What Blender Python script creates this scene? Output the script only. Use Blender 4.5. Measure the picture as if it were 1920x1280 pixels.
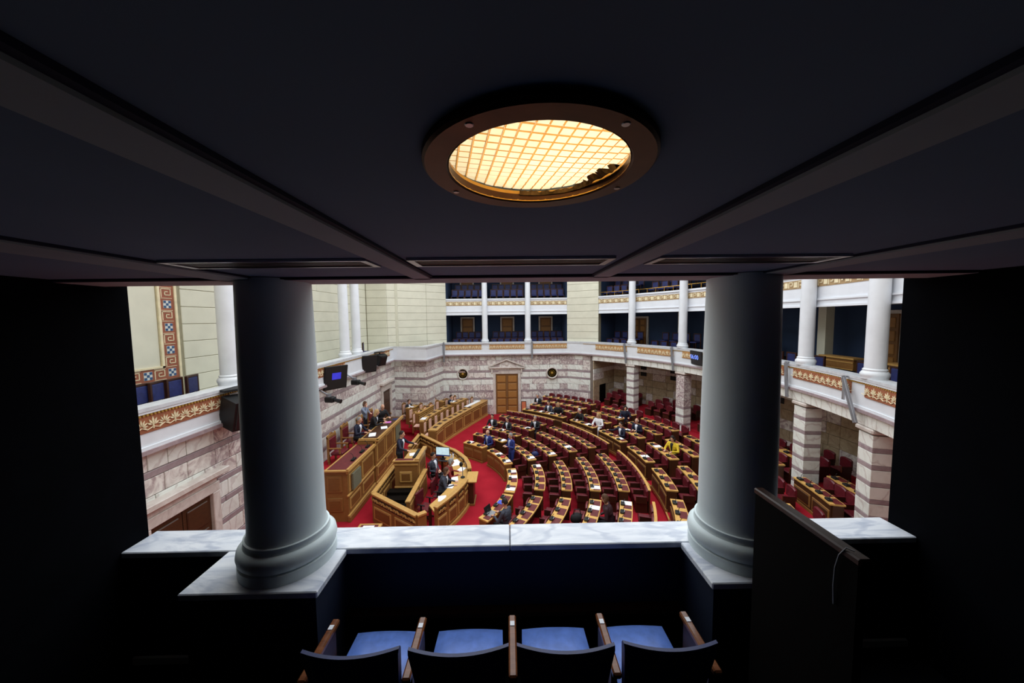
import bpy, math, random
import numpy as np
from mathutils import Vector, Matrix

for o in list(bpy.data.objects):
    bpy.data.objects.remove(o)
random.seed(7)
SC = bpy.context.scene
COL = SC.collection
S = 1.15                      # layout units to metres
PI = math.pi
def rad(a): return a * PI / 180

# ------------------------------------------------------------------ camera
F_PX = 640.0
yaw, pitch, roll = rad(0.7), rad(-3.9), rad(0.68)
fw = Vector((math.sin(yaw) * math.cos(pitch), math.cos(yaw) * math.cos(pitch), math.sin(pitch)))
r0 = Vector((math.cos(yaw), -math.sin(yaw), 0))
u0 = r0.cross(fw)
rv = r0 * math.cos(roll) - u0 * math.sin(roll)
uv = u0 * math.cos(roll) + r0 * math.sin(roll)
cd = bpy.data.cameras.new('camera')
cam = bpy.data.objects.new('camera', cd)
COL.objects.link(cam)
cd.sensor_width = 36.0
cd.lens = 36.0 * F_PX / 1920.0
cd.clip_start = 0.02
cd.clip_end = 200
M = Matrix((rv, uv, -fw)).transposed().to_4x4()
M.translation = Vector((0, 0, 6.6)) * S
cam.matrix_world = M
SC.camera = cam

# ------------------------------------------------------------------ world, lights, exposure
W = bpy.data.worlds.new('world')
SC.world = W
W.use_nodes = True
W.node_tree.nodes['Background'].inputs[0].default_value = (0.05, 0.06, 0.08, 1)
W.node_tree.nodes['Background'].inputs[1].default_value = 0.0
SC.view_settings.view_transform = 'Standard'
SC.view_settings.look = 'None'
SC.view_settings.gamma = 1.0
SC.view_settings.use_curve_mapping = False
SC.view_settings.exposure = 0.0
try:
    SC.cycles.use_denoising = True
    SC.cycles.max_bounces = 8
    SC.cycles.diffuse_bounces = 4
    SC.cycles.sample_clamp_indirect = 6
except Exception:
    pass
def area(name, loc, size, energy, color):
    l = bpy.data.lights.new(name, 'AREA')
    l.shape = 'RECTANGLE'
    l.size, l.size_y = size[0] * S, size[1] * S
    l.energy = energy
    l.color = color
    o = bpy.data.objects.new(name, l)
    COL.objects.link(o)
    o.location = Vector(loc) * S
    return o
# lamps behind the glass laylight in the ceiling of the chamber
area('laylight_lamp', (0.8, 12.4, 12.2), (15.0, 18.6), 3450, (0.88, 0.945, 1.0))

# ------------------------------------------------------------------ materials
def lin(c):
    return tuple(((x / 255) / 12.92 if x / 255 <= 0.04045 else ((x / 255 + 0.055) / 1.055) ** 2.4) for x in c) + (1.0,)
MATS = {}
def new_mat(name):
    m = bpy.data.materials.new(name)
    m.use_nodes = True
    MATS[name] = m
    nt = m.node_tree
    return m, nt, nt.nodes['Principled BSDF']
def coords(nt, scale=(1, 1, 1), rand=True, rot=(0, 0, 0)):
    tc = nt.nodes.new('ShaderNodeTexCoord')
    mp = nt.nodes.new('ShaderNodeMapping')
    mp.inputs['Scale'].default_value = scale
    mp.inputs['Rotation'].default_value = rot
    nt.links.new(tc.outputs['Object'], mp.inputs['Vector'])
    if rand:
        oi = nt.nodes.new('ShaderNodeObjectInfo')
        ml = nt.nodes.new('ShaderNodeMath'); ml.operation = 'MULTIPLY'; ml.inputs[1].default_value = 37.0
        nt.links.new(oi.outputs['Random'], ml.inputs[0])
        nt.links.new(ml.outputs[0], mp.inputs['Location'])
    return mp.outputs['Vector']
def ramp(nt, src, stops):
    r = nt.nodes.new('ShaderNodeValToRGB')
    e = r.color_ramp.elements
    while len(e) < len(stops): e.new(0.5)
    for i, (p, c) in enumerate(stops):
        e[i].position = p; e[i].color = lin(c)
    nt.links.new(src, r.inputs[0])
    return r.outputs[0]
def noise(nt, vec, scale, detail=4, dist=0.0, rough=0.55):
    n = nt.nodes.new('ShaderNodeTexNoise')
    n.inputs['Scale'].default_value = scale
    n.inputs['Detail'].default_value = detail
    n.inputs['Distortion'].default_value = dist
    n.inputs['Roughness'].default_value = rough
    nt.links.new(vec, n.inputs['Vector'])
    return n.outputs[0]
def bump(nt, b, src, strength=0.2, dist=0.01):
    n = nt.nodes.new('ShaderNodeBump')
    n.inputs['Strength'].default_value = strength
    n.inputs['Distance'].default_value = dist
    nt.links.new(src, n.inputs['Height'])
    nt.links.new(n.outputs[0], b.inputs['Normal'])
def plain(name, c, rough=0.5, metal=0.0, var=0.10, scale=6.0, spec=0.4, detail=3):
    m, nt, b = new_mat(name)
    v = coords(nt)
    lo = tuple(x * (1 - var) for x in c); hi = tuple(min(255, x * (1 + var)) for x in c)
    nt.links.new(ramp(nt, noise(nt, v, scale, detail), [(0.3, lo), (0.7, hi)]), b.inputs['Base Color'])
    b.inputs['Roughness'].default_value = rough
    b.inputs['Metallic'].default_value = metal
    b.inputs['Specular IOR Level'].default_value = spec
    return m
def wood(name, c0, c1, rough=0.4, scale=(3, 3, 22), spec=0.35):
    m, nt, b = new_mat(name)
    v = coords(nt, scale)
    n = noise(nt, v, 2.2, 5, 0.8)
    nt.links.new(ramp(nt, n, [(0.25, c0), (0.75, c1)]), b.inputs['Base Color'])
    b.inputs['Roughness'].default_value = rough
    b.inputs['Specular IOR Level'].default_value = spec
    return m
def marble(name, stops, scale=1.5, dist=2.5, rough=0.3, vein=None, stretch=(1, 1, 1), spec=0.35):
    m, nt, b = new_mat(name)
    v = coords(nt, stretch, rot=(0.3, 0.5, 0.4))
    n = noise(nt, v, scale, 7, dist, 0.62)
    col = ramp(nt, n, stops)
    if vein:
        w = nt.nodes.new('ShaderNodeTexWave')
        w.inputs['Scale'].default_value = vein[1]; w.inputs['Distortion'].default_value = 11; w.inputs['Detail'].default_value = 4
        nt.links.new(v, w.inputs['Vector'])
        r = nt.nodes.new('ShaderNodeValToRGB')
        r.color_ramp.elements[0].position = 0.0; r.color_ramp.elements[0].color = (0.42, 0.42, 0.42, 1)
        r.color_ramp.elements[1].position = vein[2]; r.color_ramp.elements[1].color = (0, 0, 0, 1)
        nt.links.new(w.outputs[1] if len(w.outputs) > 1 else w.outputs[0], r.inputs[0])
        mx = nt.nodes.new('ShaderNodeMix'); mx.data_type = 'RGBA'
        nt.links.new(r.outputs[0], mx.inputs['Factor'])
        nt.links.new(col, mx.inputs['A'])
        mx.inputs['B'].default_value = lin(vein[0])
        col = mx.outputs['Result']
    nt.links.new(col, b.inputs['Base Color'])
    b.inputs['Roughness'].default_value = rough
    b.inputs['Specular IOR Level'].default_value = spec
    return m
def emit(name, c, strength):
    m, nt, b = new_mat(name)
    v = coords(nt)
    nt.links.new(ramp(nt, noise(nt, v, 9, 2), [(0.3, tuple(x * .92 for x in c)), (0.7, c)]), b.inputs['Emission Color'])
    b.inputs['Emission Strength'].default_value = strength
    b.inputs['Base Color'].default_value = (0.01, 0.01, 0.01, 1)
    return m

carpet, nt, b = new_mat('carpet_red')
v = coords(nt, rand=False)
n1 = noise(nt, v, 1.3, 3); n2 = noise(nt, v, 160, 2)
nt.links.new(ramp(nt, n1, [(0.3, (152, 26, 40)), (0.7, (168, 33, 47))]), b.inputs['Base Color'])
b.inputs['Roughness'].default_value = 0.95; b.inputs['Specular IOR Level'].default_value = 0.1
bump(nt, b, n2, 0.3, 0.004)
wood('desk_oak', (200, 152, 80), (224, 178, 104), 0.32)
wood('oak_light', (176, 132, 72), (202, 158, 92), 0.35)
wood('oak_top', (190, 146, 80), (212, 168, 98), 0.32, (14, 3, 3))
wood('oak_mid', (126, 86, 44), (150, 106, 58), 0.42)
wood('oak_panel', (112, 74, 36), (136, 92, 48), 0.42)
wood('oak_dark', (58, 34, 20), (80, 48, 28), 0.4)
wood('walnut', (44, 22, 14), (66, 34, 20), 0.4)
wood('door_oak', (146, 100, 50), (172, 120, 64), 0.45)
wood('arm_wood', (96, 56, 34), (128, 78, 48), 0.14, (3, 22, 3))
wood('near_black_wood', (8, 7, 7), (13, 10, 9), 0.8, spec=0.06)
plain('burgundy_leather', (98, 30, 38), 0.33, var=0.14, scale=9)
plain('burgundy_pad', (100, 36, 38), 0.5, var=0.1, scale=9)
plain('pink_cloth', (226, 180, 160), 0.8, var=0.05)
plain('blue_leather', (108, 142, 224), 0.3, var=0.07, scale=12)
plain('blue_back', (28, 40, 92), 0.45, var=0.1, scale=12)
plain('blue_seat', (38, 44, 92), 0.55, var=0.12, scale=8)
plain('black_plastic', (13, 13, 15), 0.6, var=0.1)
plain('console_black', (26, 28, 30), 0.35, var=0.15)
plain('silver', (188, 190, 196), 0.3, 0.8, var=0.04)
plain('grey_metal', (140, 142, 148), 0.4, 0.5, var=0.05)
plain('brass', (196, 150, 70), 0.3, 0.9, var=0.08)
plain('bronze_ring', (84, 56, 36), 0.42, 0.75, var=0.16, scale=10)
plain('white_paint', (222, 225, 231), 0.55, var=0.015, scale=2)
plain('white_stone', (222, 225, 230), 0.45, var=0.02, scale=2)
plain('cap_grey', (200, 202, 206), 0.4, var=0.05)
plain('cream_stone', (212, 209, 190), 0.7, var=0.025, scale=1.5)
plain('cream_joint', (150, 143, 118), 0.85, var=0.05)
plain('dado_grey', (206, 208, 204), 0.6, var=0.02)
plain('terracotta', (152, 92, 62), 0.7, var=0.06)
plain('ochre_panel', (178, 132, 84), 0.7, var=0.06)
plain('relief_cream', (228, 214, 178), 0.6, var=0.05)
plain('meander_tan', (164, 136, 98), 0.7, var=0.05)
plain('meander_red', (150, 88, 66), 0.7, var=0.05)
plain('mosaic_blue', (52, 84, 124), 0.5, var=0.08)
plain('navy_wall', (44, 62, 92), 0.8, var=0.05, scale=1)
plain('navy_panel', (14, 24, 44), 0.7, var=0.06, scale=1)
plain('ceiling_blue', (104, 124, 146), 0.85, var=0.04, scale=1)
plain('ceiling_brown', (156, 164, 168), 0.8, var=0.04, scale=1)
plain('gap_shade', (20, 26, 52), 0.8, var=0.04, scale=1)  # shade of the ceiling gaps put into the colour
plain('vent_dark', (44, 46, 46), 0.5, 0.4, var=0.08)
plain('near_black', (5, 6, 10), 0.95, var=0.2, spec=0.05)
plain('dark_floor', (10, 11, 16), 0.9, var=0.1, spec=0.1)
plain('grout', (120, 108, 100), 0.9, var=0.06)
plain('column_stone', (212, 224, 226), 0.5, var=0.02, scale=1.2)
plain('paper', (244, 244, 246), 0.8, var=0.01)
plain('paper_pink', (214, 120, 196), 0.7, var=0.04)
plain('paper_blue', (70, 90, 200), 0.7, var=0.06)
plain('paper_red', (200, 60, 60), 0.7, var=0.06)
plain('gold', (190, 150, 70), 0.4, 0.5, var=0.1)
plain('medallion_dark', (40, 30, 24), 0.5, var=0.15)
plain('tweed', (112, 110, 90), 0.9, var=0.1, scale=60)
plain('lens_debris', (120, 96, 60), 0.95, var=0.35, scale=40)
plain('flag_white', (232, 234, 240), 0.85, var=0.03)
plain('flag_blue', (30, 54, 150), 0.85, var=0.05)
plain('orange_board', (214, 122, 84), 0.7, var=0.05)
plain('stair_dark', (22, 16, 12), 0.9, var=0.1, spec=0.1)
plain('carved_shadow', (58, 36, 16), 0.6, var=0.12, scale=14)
marble('marble_light', [(0.25, (208, 204, 196)), (0.48, (232, 233, 226)), (0.8, (240, 241, 235))], 1.4, 2.2, vein=((176, 154, 150), 0.9, 0.10))
marble('marble_purple', [(0.36, (152, 128, 132)), (0.5, (196, 180, 178)), (0.62, (232, 226, 220))], 2.4, 3.4, vein=((146, 122, 126), 1.6, 0.16))
marble('marble_mix', [(0.38, (176, 156, 156)), (0.5, (216, 206, 200)), (0.62, (238, 233, 226))], 1.7, 3.2)
marble('marble_band', [(0.3, (142, 124, 128)), (0.7, (174, 156, 158))], 2.0, 2.0)
marble('marble_beige', [(0.3, (150, 130, 104)), (0.55, (182, 164, 136)), (0.75, (196, 180, 154))], 1.6, 2.8)
marble('marble_white', [(0.3, (176, 184, 200)), (0.5, (214, 218, 226)), (0.7, (236, 238, 242))], 1.6, 3.0, rough=0.22, vein=((150, 160, 184), 1.2, 0.12), stretch=(0.6, 2.2, 1))
marble('marble_frame', [(0.3, (190, 176, 168)), (0.7, (222, 214, 206))], 2.0, 2.0)
emit('screen_white', (206, 232, 240), 1.0)
emit('screen_dark', (18, 18, 24), 0.25)
emit('screen_blue', (60, 60, 220), 0.9)
emit('clock_digits', (120, 150, 255), 1.6)
emit('bulb_glow', (255, 234, 200), 30.0)
# warm prismatic glass of the downlight, lit from the bulb above it
m, nt, b = new_mat('lens_glass')
nt.nodes.remove(b)
out = nt.nodes['Material Output']
v = coords(nt)
tr = nt.nodes.new('ShaderNodeBsdfTranslucent')
nt.links.new(ramp(nt, noise(nt, v, 30, 2), [(0.3, (255, 240, 206)), (0.7, (255, 246, 220))]), tr.inputs['Color'])
nt.links.new(tr.outputs[0], out.inputs[0])
m, nt, b = new_mat('lens_seam')
nt.nodes.remove(b)
out = nt.nodes['Material Output']
v = coords(nt)
tr = nt.nodes.new('ShaderNodeBsdfTranslucent')
nt.links.new(ramp(nt, noise(nt, v, 30, 2), [(0.3, (222, 162, 84)), (0.7, (234, 178, 100))]), tr.inputs['Color'])
nt.links.new(tr.outputs[0], out.inputs[0])

# ------------------------------------------------------------------ mesh helpers
CEN = (-4.2, 12.3)
class MB:
    def __init__(self): self.v = []; self.f = []; self.m = []
    def add(self, vs, fs, mi=0):
        n = len(self.v)
        self.v += [tuple(x) for x in vs]
        self.f += [tuple(i + n for i in f) for f in fs]
        self.m += [mi] * len(fs)
        return self
    def merge(self, o, mat=None, mi=None):
        vs = o.v if mat is None else [tuple(mat @ Vector(p)) for p in o.v]
        n = len(self.v)
        self.v += vs
        self.f += [tuple(i + n for i in f) for f in o.f]
        self.m += o.m if mi is None else [mi] * len(o.f)
        return self
    def box(self, x0, x1, y0, y1, z0, z1, bev=0.0, mi=0):
        if bev <= 0:
            vs = [(x, y, z) for z in (z0, z1) for y in (y0, y1) for x in (x0, x1)]
            return self.add(vs, [(0, 2, 3, 1), (4, 5, 7, 6), (0, 1, 5, 4), (2, 6, 7, 3), (0, 4, 6, 2), (1, 3, 7, 5)], mi)
        bev = min(bev, (x1 - x0) * .45, (y1 - y0) * .45, (z1 - z0) * .45)
        vs = []; idx = {}
        for sx in (0, 1):
            for sy in (0, 1):
                for sz in (0, 1):
                    X = (x0, x1)[sx]; Y = (y0, y1)[sy]; Z = (z0, z1)[sz]
                    dx = bev * (1 - 2 * sx); dy = bev * (1 - 2 * sy); dz = bev * (1 - 2 * sz)
                    for k, p in enumerate(((X, Y + dy, Z + dz), (X + dx, Y, Z + dz), (X + dx, Y + dy, Z))):
                        idx[(sx, sy, sz, k)] = len(vs); vs.append(p)
        fs = []
        def q(a): fs.append(tuple(idx[i] for i in a))
        for s in (0, 1):
            q([(s, 0, 0, 0), (s, 1, 0, 0), (s, 1, 1, 0), (s, 0, 1, 0)] if s else [(s, 0, 0, 0), (s, 0, 1, 0), (s, 1, 1, 0), (s, 1, 0, 0)])
            q([(0, s, 0, 1), (0, s, 1, 1), (1, s, 1, 1), (1, s, 0, 1)] if s else [(0, s, 0, 1), (1, s, 0, 1), (1, s, 1, 1), (0, s, 1, 1)])
            q([(0, 0, s, 2), (1, 0, s, 2), (1, 1, s, 2), (0, 1, s, 2)] if s else [(0, 0, s, 2), (0, 1, s, 2), (1, 1, s, 2), (1, 0, s, 2)])
        for a in (0, 1):
            for c in (0, 1):
                q([(a, c, 0, 0), (a, c, 1, 0), (a, c, 1, 1), (a, c, 0, 1)])
                q([(a, 0, c, 0), (a, 1, c, 0), (a, 1, c, 2), (a, 0, c, 2)])
                q([(0, a, c, 1), (1, a, c, 1), (1, a, c, 2), (0, a, c, 2)])
                for e in (0, 1):
                    q([(a, c, e, 0), (a, c, e, 1), (a, c, e, 2)])
        return self.add(vs, fs, mi)
    def obox(self, c, h, rz=0, bev=0.0, rx=0, mi=0):
        t = MB().box(-h[0], h[0], -h[1], h[1], -h[2], h[2], bev)
        return self.merge(t, Matrix.Translation(c) @ Matrix.Rotation(rz, 4, 'Z') @ Matrix.Rotation(rx, 4, 'X'), mi)
    def prism(self, poly, z0, z1, mi=0):
        n = len(poly)
        vs = [(p[0], p[1], z0) for p in poly] + [(p[0], p[1], z1) for p in poly]
        fs = [tuple(range(n))[::-1], tuple(range(n, 2 * n))] + [(i, (i + 1) % n, (i + 1) % n + n, i + n) for i in range(n)]
        return self.add(vs, fs, mi)
    def arc(self, ra, rb, a0, a1, z0, z1, n=None, c=CEN, mi=0):
        n = n or max(2, int(abs(a1 - a0) / 2.5))
        vs = []
        for i in range(n + 1):
            a = rad(a0 + (a1 - a0) * i / n); cs, sn = math.cos(a), math.sin(a)
            for r, z in ((ra, z0), (rb, z0), (rb, z1), (ra, z1)):
                vs.append((c[0] + r * cs, c[1] + r * sn, z))
        fs = [(0, 1, 2, 3), (4 * n + 3, 4 * n + 2, 4 * n + 1, 4 * n)]
        for i in range(n):
            for k in range(4):
                fs.append((4 * i + k, 4 * i + 4 + k, 4 * i + 4 + (k + 1) % 4, 4 * i + (k + 1) % 4))
        return self.add(vs, fs, mi)
    def strip(self, pts, off0, off1, z0, z1, mi=0):
        """a wall following a plan polyline between two offsets to its left"""
        n = len(pts); vs = []
        for i in range(n):
            a = Vector(pts[max(i - 1, 0)]); c = Vector(pts[min(i + 1, n - 1)])
            t = (c - a).normalized(); nrm = Vector((-t.y, t.x)); p = Vector(pts[i])
            if 0 < i < n - 1:
                t1 = (p - a).normalized(); nrm = nrm / max(0.4, nrm.dot(Vector((-t1.y, t1.x))))
            for o, z in ((off0, z0), (off1, z0), (off1, z1), (off0, z1)):
                q = p + nrm * o; vs.append((q.x, q.y, z))
        n -= 1
        fs = [(0, 1, 2, 3), (4 * n + 3, 4 * n + 2, 4 * n + 1, 4 * n)]
        for i in range(n):
            for k in range(4):
                fs.append((4 * i + k, 4 * i + 4 + k, 4 * i + 4 + (k + 1) % 4, 4 * i + (k + 1) % 4))
        return self.add(vs, fs, mi)
    def tube(self, pts, r, n=8, mi=0, cap=True):
        pts = [Vector(p) for p in pts]; k = len(pts)
        rs = r if isinstance(r, (list, tuple)) else [r] * k
        vs = []; prev = None
        for i in range(k):
            t = (pts[min(i + 1, k - 1)] - pts[max(i - 1, 0)]).normalized()
            if prev is None:
                a = Vector((0, 0, 1)) if abs(t.z) < 0.9 else Vector((1, 0, 0))
                s = t.cross(a).normalized()
            else:
                s = (prev - t * prev.dot(t)).normalized()
            prev = s; w = t.cross(s)
            for j in range(n):
                a = 2 * PI * j / n
                vs.append(pts[i] + (s * math.cos(a) + w * math.sin(a)) * rs[i])
        fs = [(i * n + j, i * n + (j + 1) % n, (i + 1) * n + (j + 1) % n, (i + 1) * n + j) for i in range(k - 1) for j in range(n)]
        if cap:
            fs += [tuple(range(n))[::-1], tuple(range((k - 1) * n, k * n))]
        return self.add(vs, fs, mi)
    def lathe(self, prof, n=24, c=(0, 0), mi=0):
        vs = [(c[0] + r * math.cos(2 * PI * j / n), c[1] + r * math.sin(2 * PI * j / n), z) for r, z in prof for j in range(n)]
        k = len(prof)
        fs = [(i * n + j, i * n + (j + 1) % n, (i + 1) * n + (j + 1) % n, (i + 1) * n + j) for i in range(k - 1) for j in range(n)]
        if prof[0][0] > 1e-6: fs.append(tuple(range(n))[::-1])
        if prof[-1][0] > 1e-6: fs.append(tuple(range((k - 1) * n, k * n)))
        return self.add(vs, fs, mi)
    def ell(self, c, r, nu=12, nv=8, mi=0, lo=-1.0, hi=1.0):
        vs = []
        for i in range(nv + 1):
            p = -PI / 2 * -lo + (PI / 2 * hi + PI / 2 * -lo) * i / nv
            for j in range(nu):
                a = 2 * PI * j / nu
                vs.append((c[0] + r[0] * math.cos(p) * math.cos(a), c[1] + r[1] * math.cos(p) * math.sin(a), c[2] + r[2] * math.sin(p)))
        fs = [(i * nu + j, i * nu + (j + 1) % nu, (i + 1) * nu + (j + 1) % nu, (i + 1) * nu + j) for i in range(nv) for j in range(nu)]
        return self.add(vs, fs, mi)
    def mesh(self, name, mats, origin=(0, 0, 0), smooth=False):
        me = bpy.data.meshes.new(name)
        a = (np.array(self.v, dtype=float) - np.array(origin)) * S
        me.from_pydata(a.tolist(), [], self.f)
        mats = mats if isinstance(mats, (list, tuple)) else [mats]
        for k in mats: me.materials.append(MATS[k])
        if len(mats) > 1: me.polygons.foreach_set('material_index', self.m)
        if smooth:
            me.polygons.foreach_set('use_smooth', [True] * len(self.f))
            try: me.set_sharp_from_angle(angle=rad(38))
            except Exception: pass
        me.update()
        return me
    def build(self, name, mats, parent=None, origin=None, smooth=False):
        if origin is None: origin = ORG.get(parent, (0, 0, 0)) if parent else self.base()
        return inst(name, self.mesh(name, mats, origin, smooth), parent, origin)
    def base(self):
        a = np.array(self.v)
        return (float((a[:, 0].min() + a[:, 0].max()) / 2), float((a[:, 1].min() + a[:, 1].max()) / 2), float(a[:, 2].min()))
ORG = {}
def inst(name, me, parent=None, origin=(0, 0, 0), rz=0):
    o = bpy.data.objects.new(name, me)
    COL.objects.link(o)
    po = Vector(ORG.get(parent, (0, 0, 0))) if parent else Vector((0, 0, 0))
    o.location = (Vector(origin) - po) * S
    o.rotation_euler = (0, 0, rz)
    if parent: o.parent = parent
    ORG[o] = tuple(origin)
    return o
def tag(o, label=None, cat=None, group=None, kind=None):
    if label: o['label'] = label
    if cat: o['category'] = cat
    if group: o['group'] = group
    if kind: o['kind'] = kind
    return o
def thing(name, label, cat, loc=(0, 0, 0), rz=0, group=None):
    o = bpy.data.objects.new(name, None)
    COL.objects.link(o)
    o.empty_display_size = 0.1
    o.location = Vector(loc) * S
    o.rotation_euler = (0, 0, rz)
    ORG[o] = tuple(loc)
    return tag(o, label, cat, group)
def local(parent):                      # parts given in the thing's own coordinates
    ORG[parent] = (0, 0, 0)
    return parent
def copy_tree(o, parent=None):
    c = o.copy(); COL.objects.link(c); c.parent = parent
    for ch in list(o.children): copy_tree(ch, c)
    return c
def place(o, loc, rz=0):
    o.location = Vector(loc) * S
    o.rotation_euler = (0, 0, rz)
    return o
def pol(r, a, z=0.0):
    return (CEN[0] + r * math.cos(rad(a)), CEN[1] + r * math.sin(rad(a)), z)
def struct(mb, name, mats, smooth=False):
    return tag(mb.build(name, mats, None, (0, 0, 0), smooth), kind='structure')
ORD = ['first', 'second', 'third', 'fourth', 'fifth', 'sixth', 'seventh', 'eighth', 'ninth', 'tenth', 'eleventh', 'twelfth']
_cache = {}
def block_mesh(name, lx, ly, lz, mat, bev=0.008):
    k = (name, round(lx, 2), round(ly, 3), round(lz, 3), mat)
    if k not in _cache:
        _cache[k] = MB().box(-lx / 2, lx / 2, -ly / 2, ly / 2, 0, lz, bev).mesh(name, mat)
    return _cache[k]
# ================================================================== STRUCTURE
# ---- chamber floor and carpeted tiers
ROWS = [('A', 4.5, .72), ('B', 5.5, .79), ('C', 6.42, .86), ('D', 7.35, .93), ('E', 8.25, 1.0), ('G', 9.70, 1.14), ('H', 10.62, 1.22), ('I', 11.5, 1.30), ('J', 12.4, 1.38)]
RO = {k: r for k, r, z in ROWS}; ZT = {k: z for k, r, z in ROWS}; ZF = {k: z - .72 for k, r, z in ROWS}
DW = 0.36
floor = struct(MB().box(-8.6, 14.5, 0.5, 27.0, -0.3, 0.0), 'floor', 'carpet_red')
keys = [k for k, r, z in ROWS]
for i, k in enumerate(keys[1:], 1):
    r1 = RO[keys[i + 1]] - DW if i + 1 < len(keys) else 13.05
    am = 58 if RO[k] < 12 else 55
    t = MB().arc(RO[k] - DW, r1, -58, am, 0.0, ZF[k], 60).build('carpet_tier', 'carpet_red', floor)
    MB().arc(RO[k] - DW - .012, RO[k] - DW + .03, -58, am, ZF[k] - .03, ZF[k] + .008, 60).build('step_nosing', 'oak_light', t)
MB().arc(13.05, 17.4, -40, 52, 0.0, .74, 40).build('carpet_tier', 'carpet_red', floor)

# ---- marble courses
COURSES = [(.10, 'band'), (.32, 'mix'), (.36, 'purple'), (.34, 'light'), (.14, 'band'), (.36, 'light'), (.12, 'band'), (.36, 'light'), (.40, 'mix'), (.12, 'band'), (.40, 'purple'), (.12, 'band'), (.40, 'light'), (.64, 'purple')]
COURSES_LEFT = [(.10, 'band'), (.36, 'mix'), (.14, 'band'), (.36, 'purple'), (.36, 'light'), (.14, 'band'), (.38, 'light'), (.14, 'band'), (.38, 'light'), (.14, 'band'), (.40, 'light'), (.14, 'band'), (.38, 'mix'), (.76, 'purple')]
MM = {'band': ['marble_band'], 'mix': ['marble_mix', 'marble_purple', 'marble_light'], 'purple': ['marble_purple', 'marble_purple', 'marble_mix'], 'light': ['marble_light', 'marble_light', 'marble_light', 'marble_mix'], 'beige': ['marble_beige', 'marble_beige', 'marble_mix'], 'cream': ['cream_stone'], 'lintel': ['marble_light']}
def ashlar(parent, p0, p1, courses, ztop, name, rnd, side=1, skips=(), lens=(.7, 1.3), bandlen=2.6, proud=.03):
    """blocks laid in courses on the left side of p0->p1 (side=1)"""
    p0 = Vector(p0); p1 = Vector(p1); L = (p1 - p0).length; t = (p1 - p0) / L
    nrm = Vector((-t.y, t.x)) * side
    ang = math.atan2(t.y, t.x)
    z = ztop
    for h, ty in courses:
        z -= h
        cuts = [0.0]
        while cuts[-1] < L - 1e-6:
            st = bandlen * rnd.uniform(.8, 1.2) if ty in ('band', 'cream') else rnd.uniform(.35, .75) if ty in ('mix', 'purple') else rnd.uniform(*lens)
            st = round(st, 1)
            cuts.append(L if cuts[-1] + st > L - .35 else cuts[-1] + st)
        for a, c in zip(cuts[:-1], cuts[1:]):
            parts = [(a, c)]
            for s0, s1, zm in skips:
                if z + h * .5 < zm:
                    np_ = []
                    for x, y in parts:
                        if y <= s0 or x >= s1: np_.append((x, y)); continue
                        if x < s0: np_.append((x, s0))
                        if y > s1: np_.append((s1, y))
                    parts = np_
            for x, y in parts:
                if y - x < .06: continue
                m = rnd.choice(MM[ty])
                q = p0 + t * ((x + y) / 2) + nrm * proud * .3
                dp = proud * (1.0 if ty != 'band' else 1.25)
                me = block_mesh(name, y - x - .012, 2 * dp, h - .012, m, .01)
                inst(name, me, parent, (q.x, q.y, z + .006), ang)
rnd = random.Random(3)

# ---- left wall (behind the dais)
wl = struct(MB().box(-7.5, -7.0, 2.6, 20.92, 0, 4.2), 'wall_left', 'grout')
ashlar(wl, (-7.0, 20.9), (-7.0, 4.6), COURSES_LEFT, 4.18, 'marble_block', rnd, side=-1,
       skips=[(20.9 - 20.15, 20.9 - 18.5, 2.9), (20.9 - 8.0, 20.9 - 6.2, 2.95)])
# ---- far wall with stepped corner
FW = [(-7.0, 20.9), (-5.0, 20.6), (-4.45, 23.15), (4.1, 23.3), (5.75, 22.25)]
wf = struct(MB().strip(FW, 0.02, .32, 0, 4.2), 'wall_far', 'grout')
for i in range(4):
    sk = [(3.42, 5.32, 2.98)] if i == 2 else []
    ashlar(wf, FW[i], FW[i + 1], COURSES, 4.18, 'marble_block', rnd, side=-1, skips=sk)

# ---- parapet of the first gallery along left, far and curved right side
PP = [(-6.85, 3.0), (-6.85, 20.35), (-4.82, 20.05), (-4.35, 22.9), (4.05, 23.05)]
arcp = [pol(13.72, a)[:2] for a in np.linspace(49, -30, 60)]
PATH = [PP[0], PP[1], PP[2], PP[3], PP[4]] + [tuple(p) for p in arcp]
wp = struct(MB().strip(PATH, 0, .30, 4.2, 4.93), 'wall_parapet', 'white_stone')
MB().strip(PATH, -.05, .34, 4.93, 5.0).build('parapet_cap', 'cap_grey', wp)
MB().strip(PATH, -.035, .02, 4.88, 4.93).build('cap_moulding', 'white_stone', wp)
dn = MB()
for y_ in np.arange(5.0, 20.2, .07): dn.box(-6.85 + -.001, -6.805, y_, y_ + .035, 4.84, 4.875)
for a_ in np.arange(-29, 48, .3):
    dn.obox(pol(13.705, a_, 4.857), (.0175, .022, .018), rad(a_ - 90))
tag(dn.build('dentil_row', 'gold', wp), kind='stuff')
MB().strip(PATH, -.03, .02, 4.2, 4.26).build('base_moulding', 'white_stone', wp)
MB().strip(PATH, -.07, .42, 4.12, 4.2).build('base_cornice', 'marble_band', wp)

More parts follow.
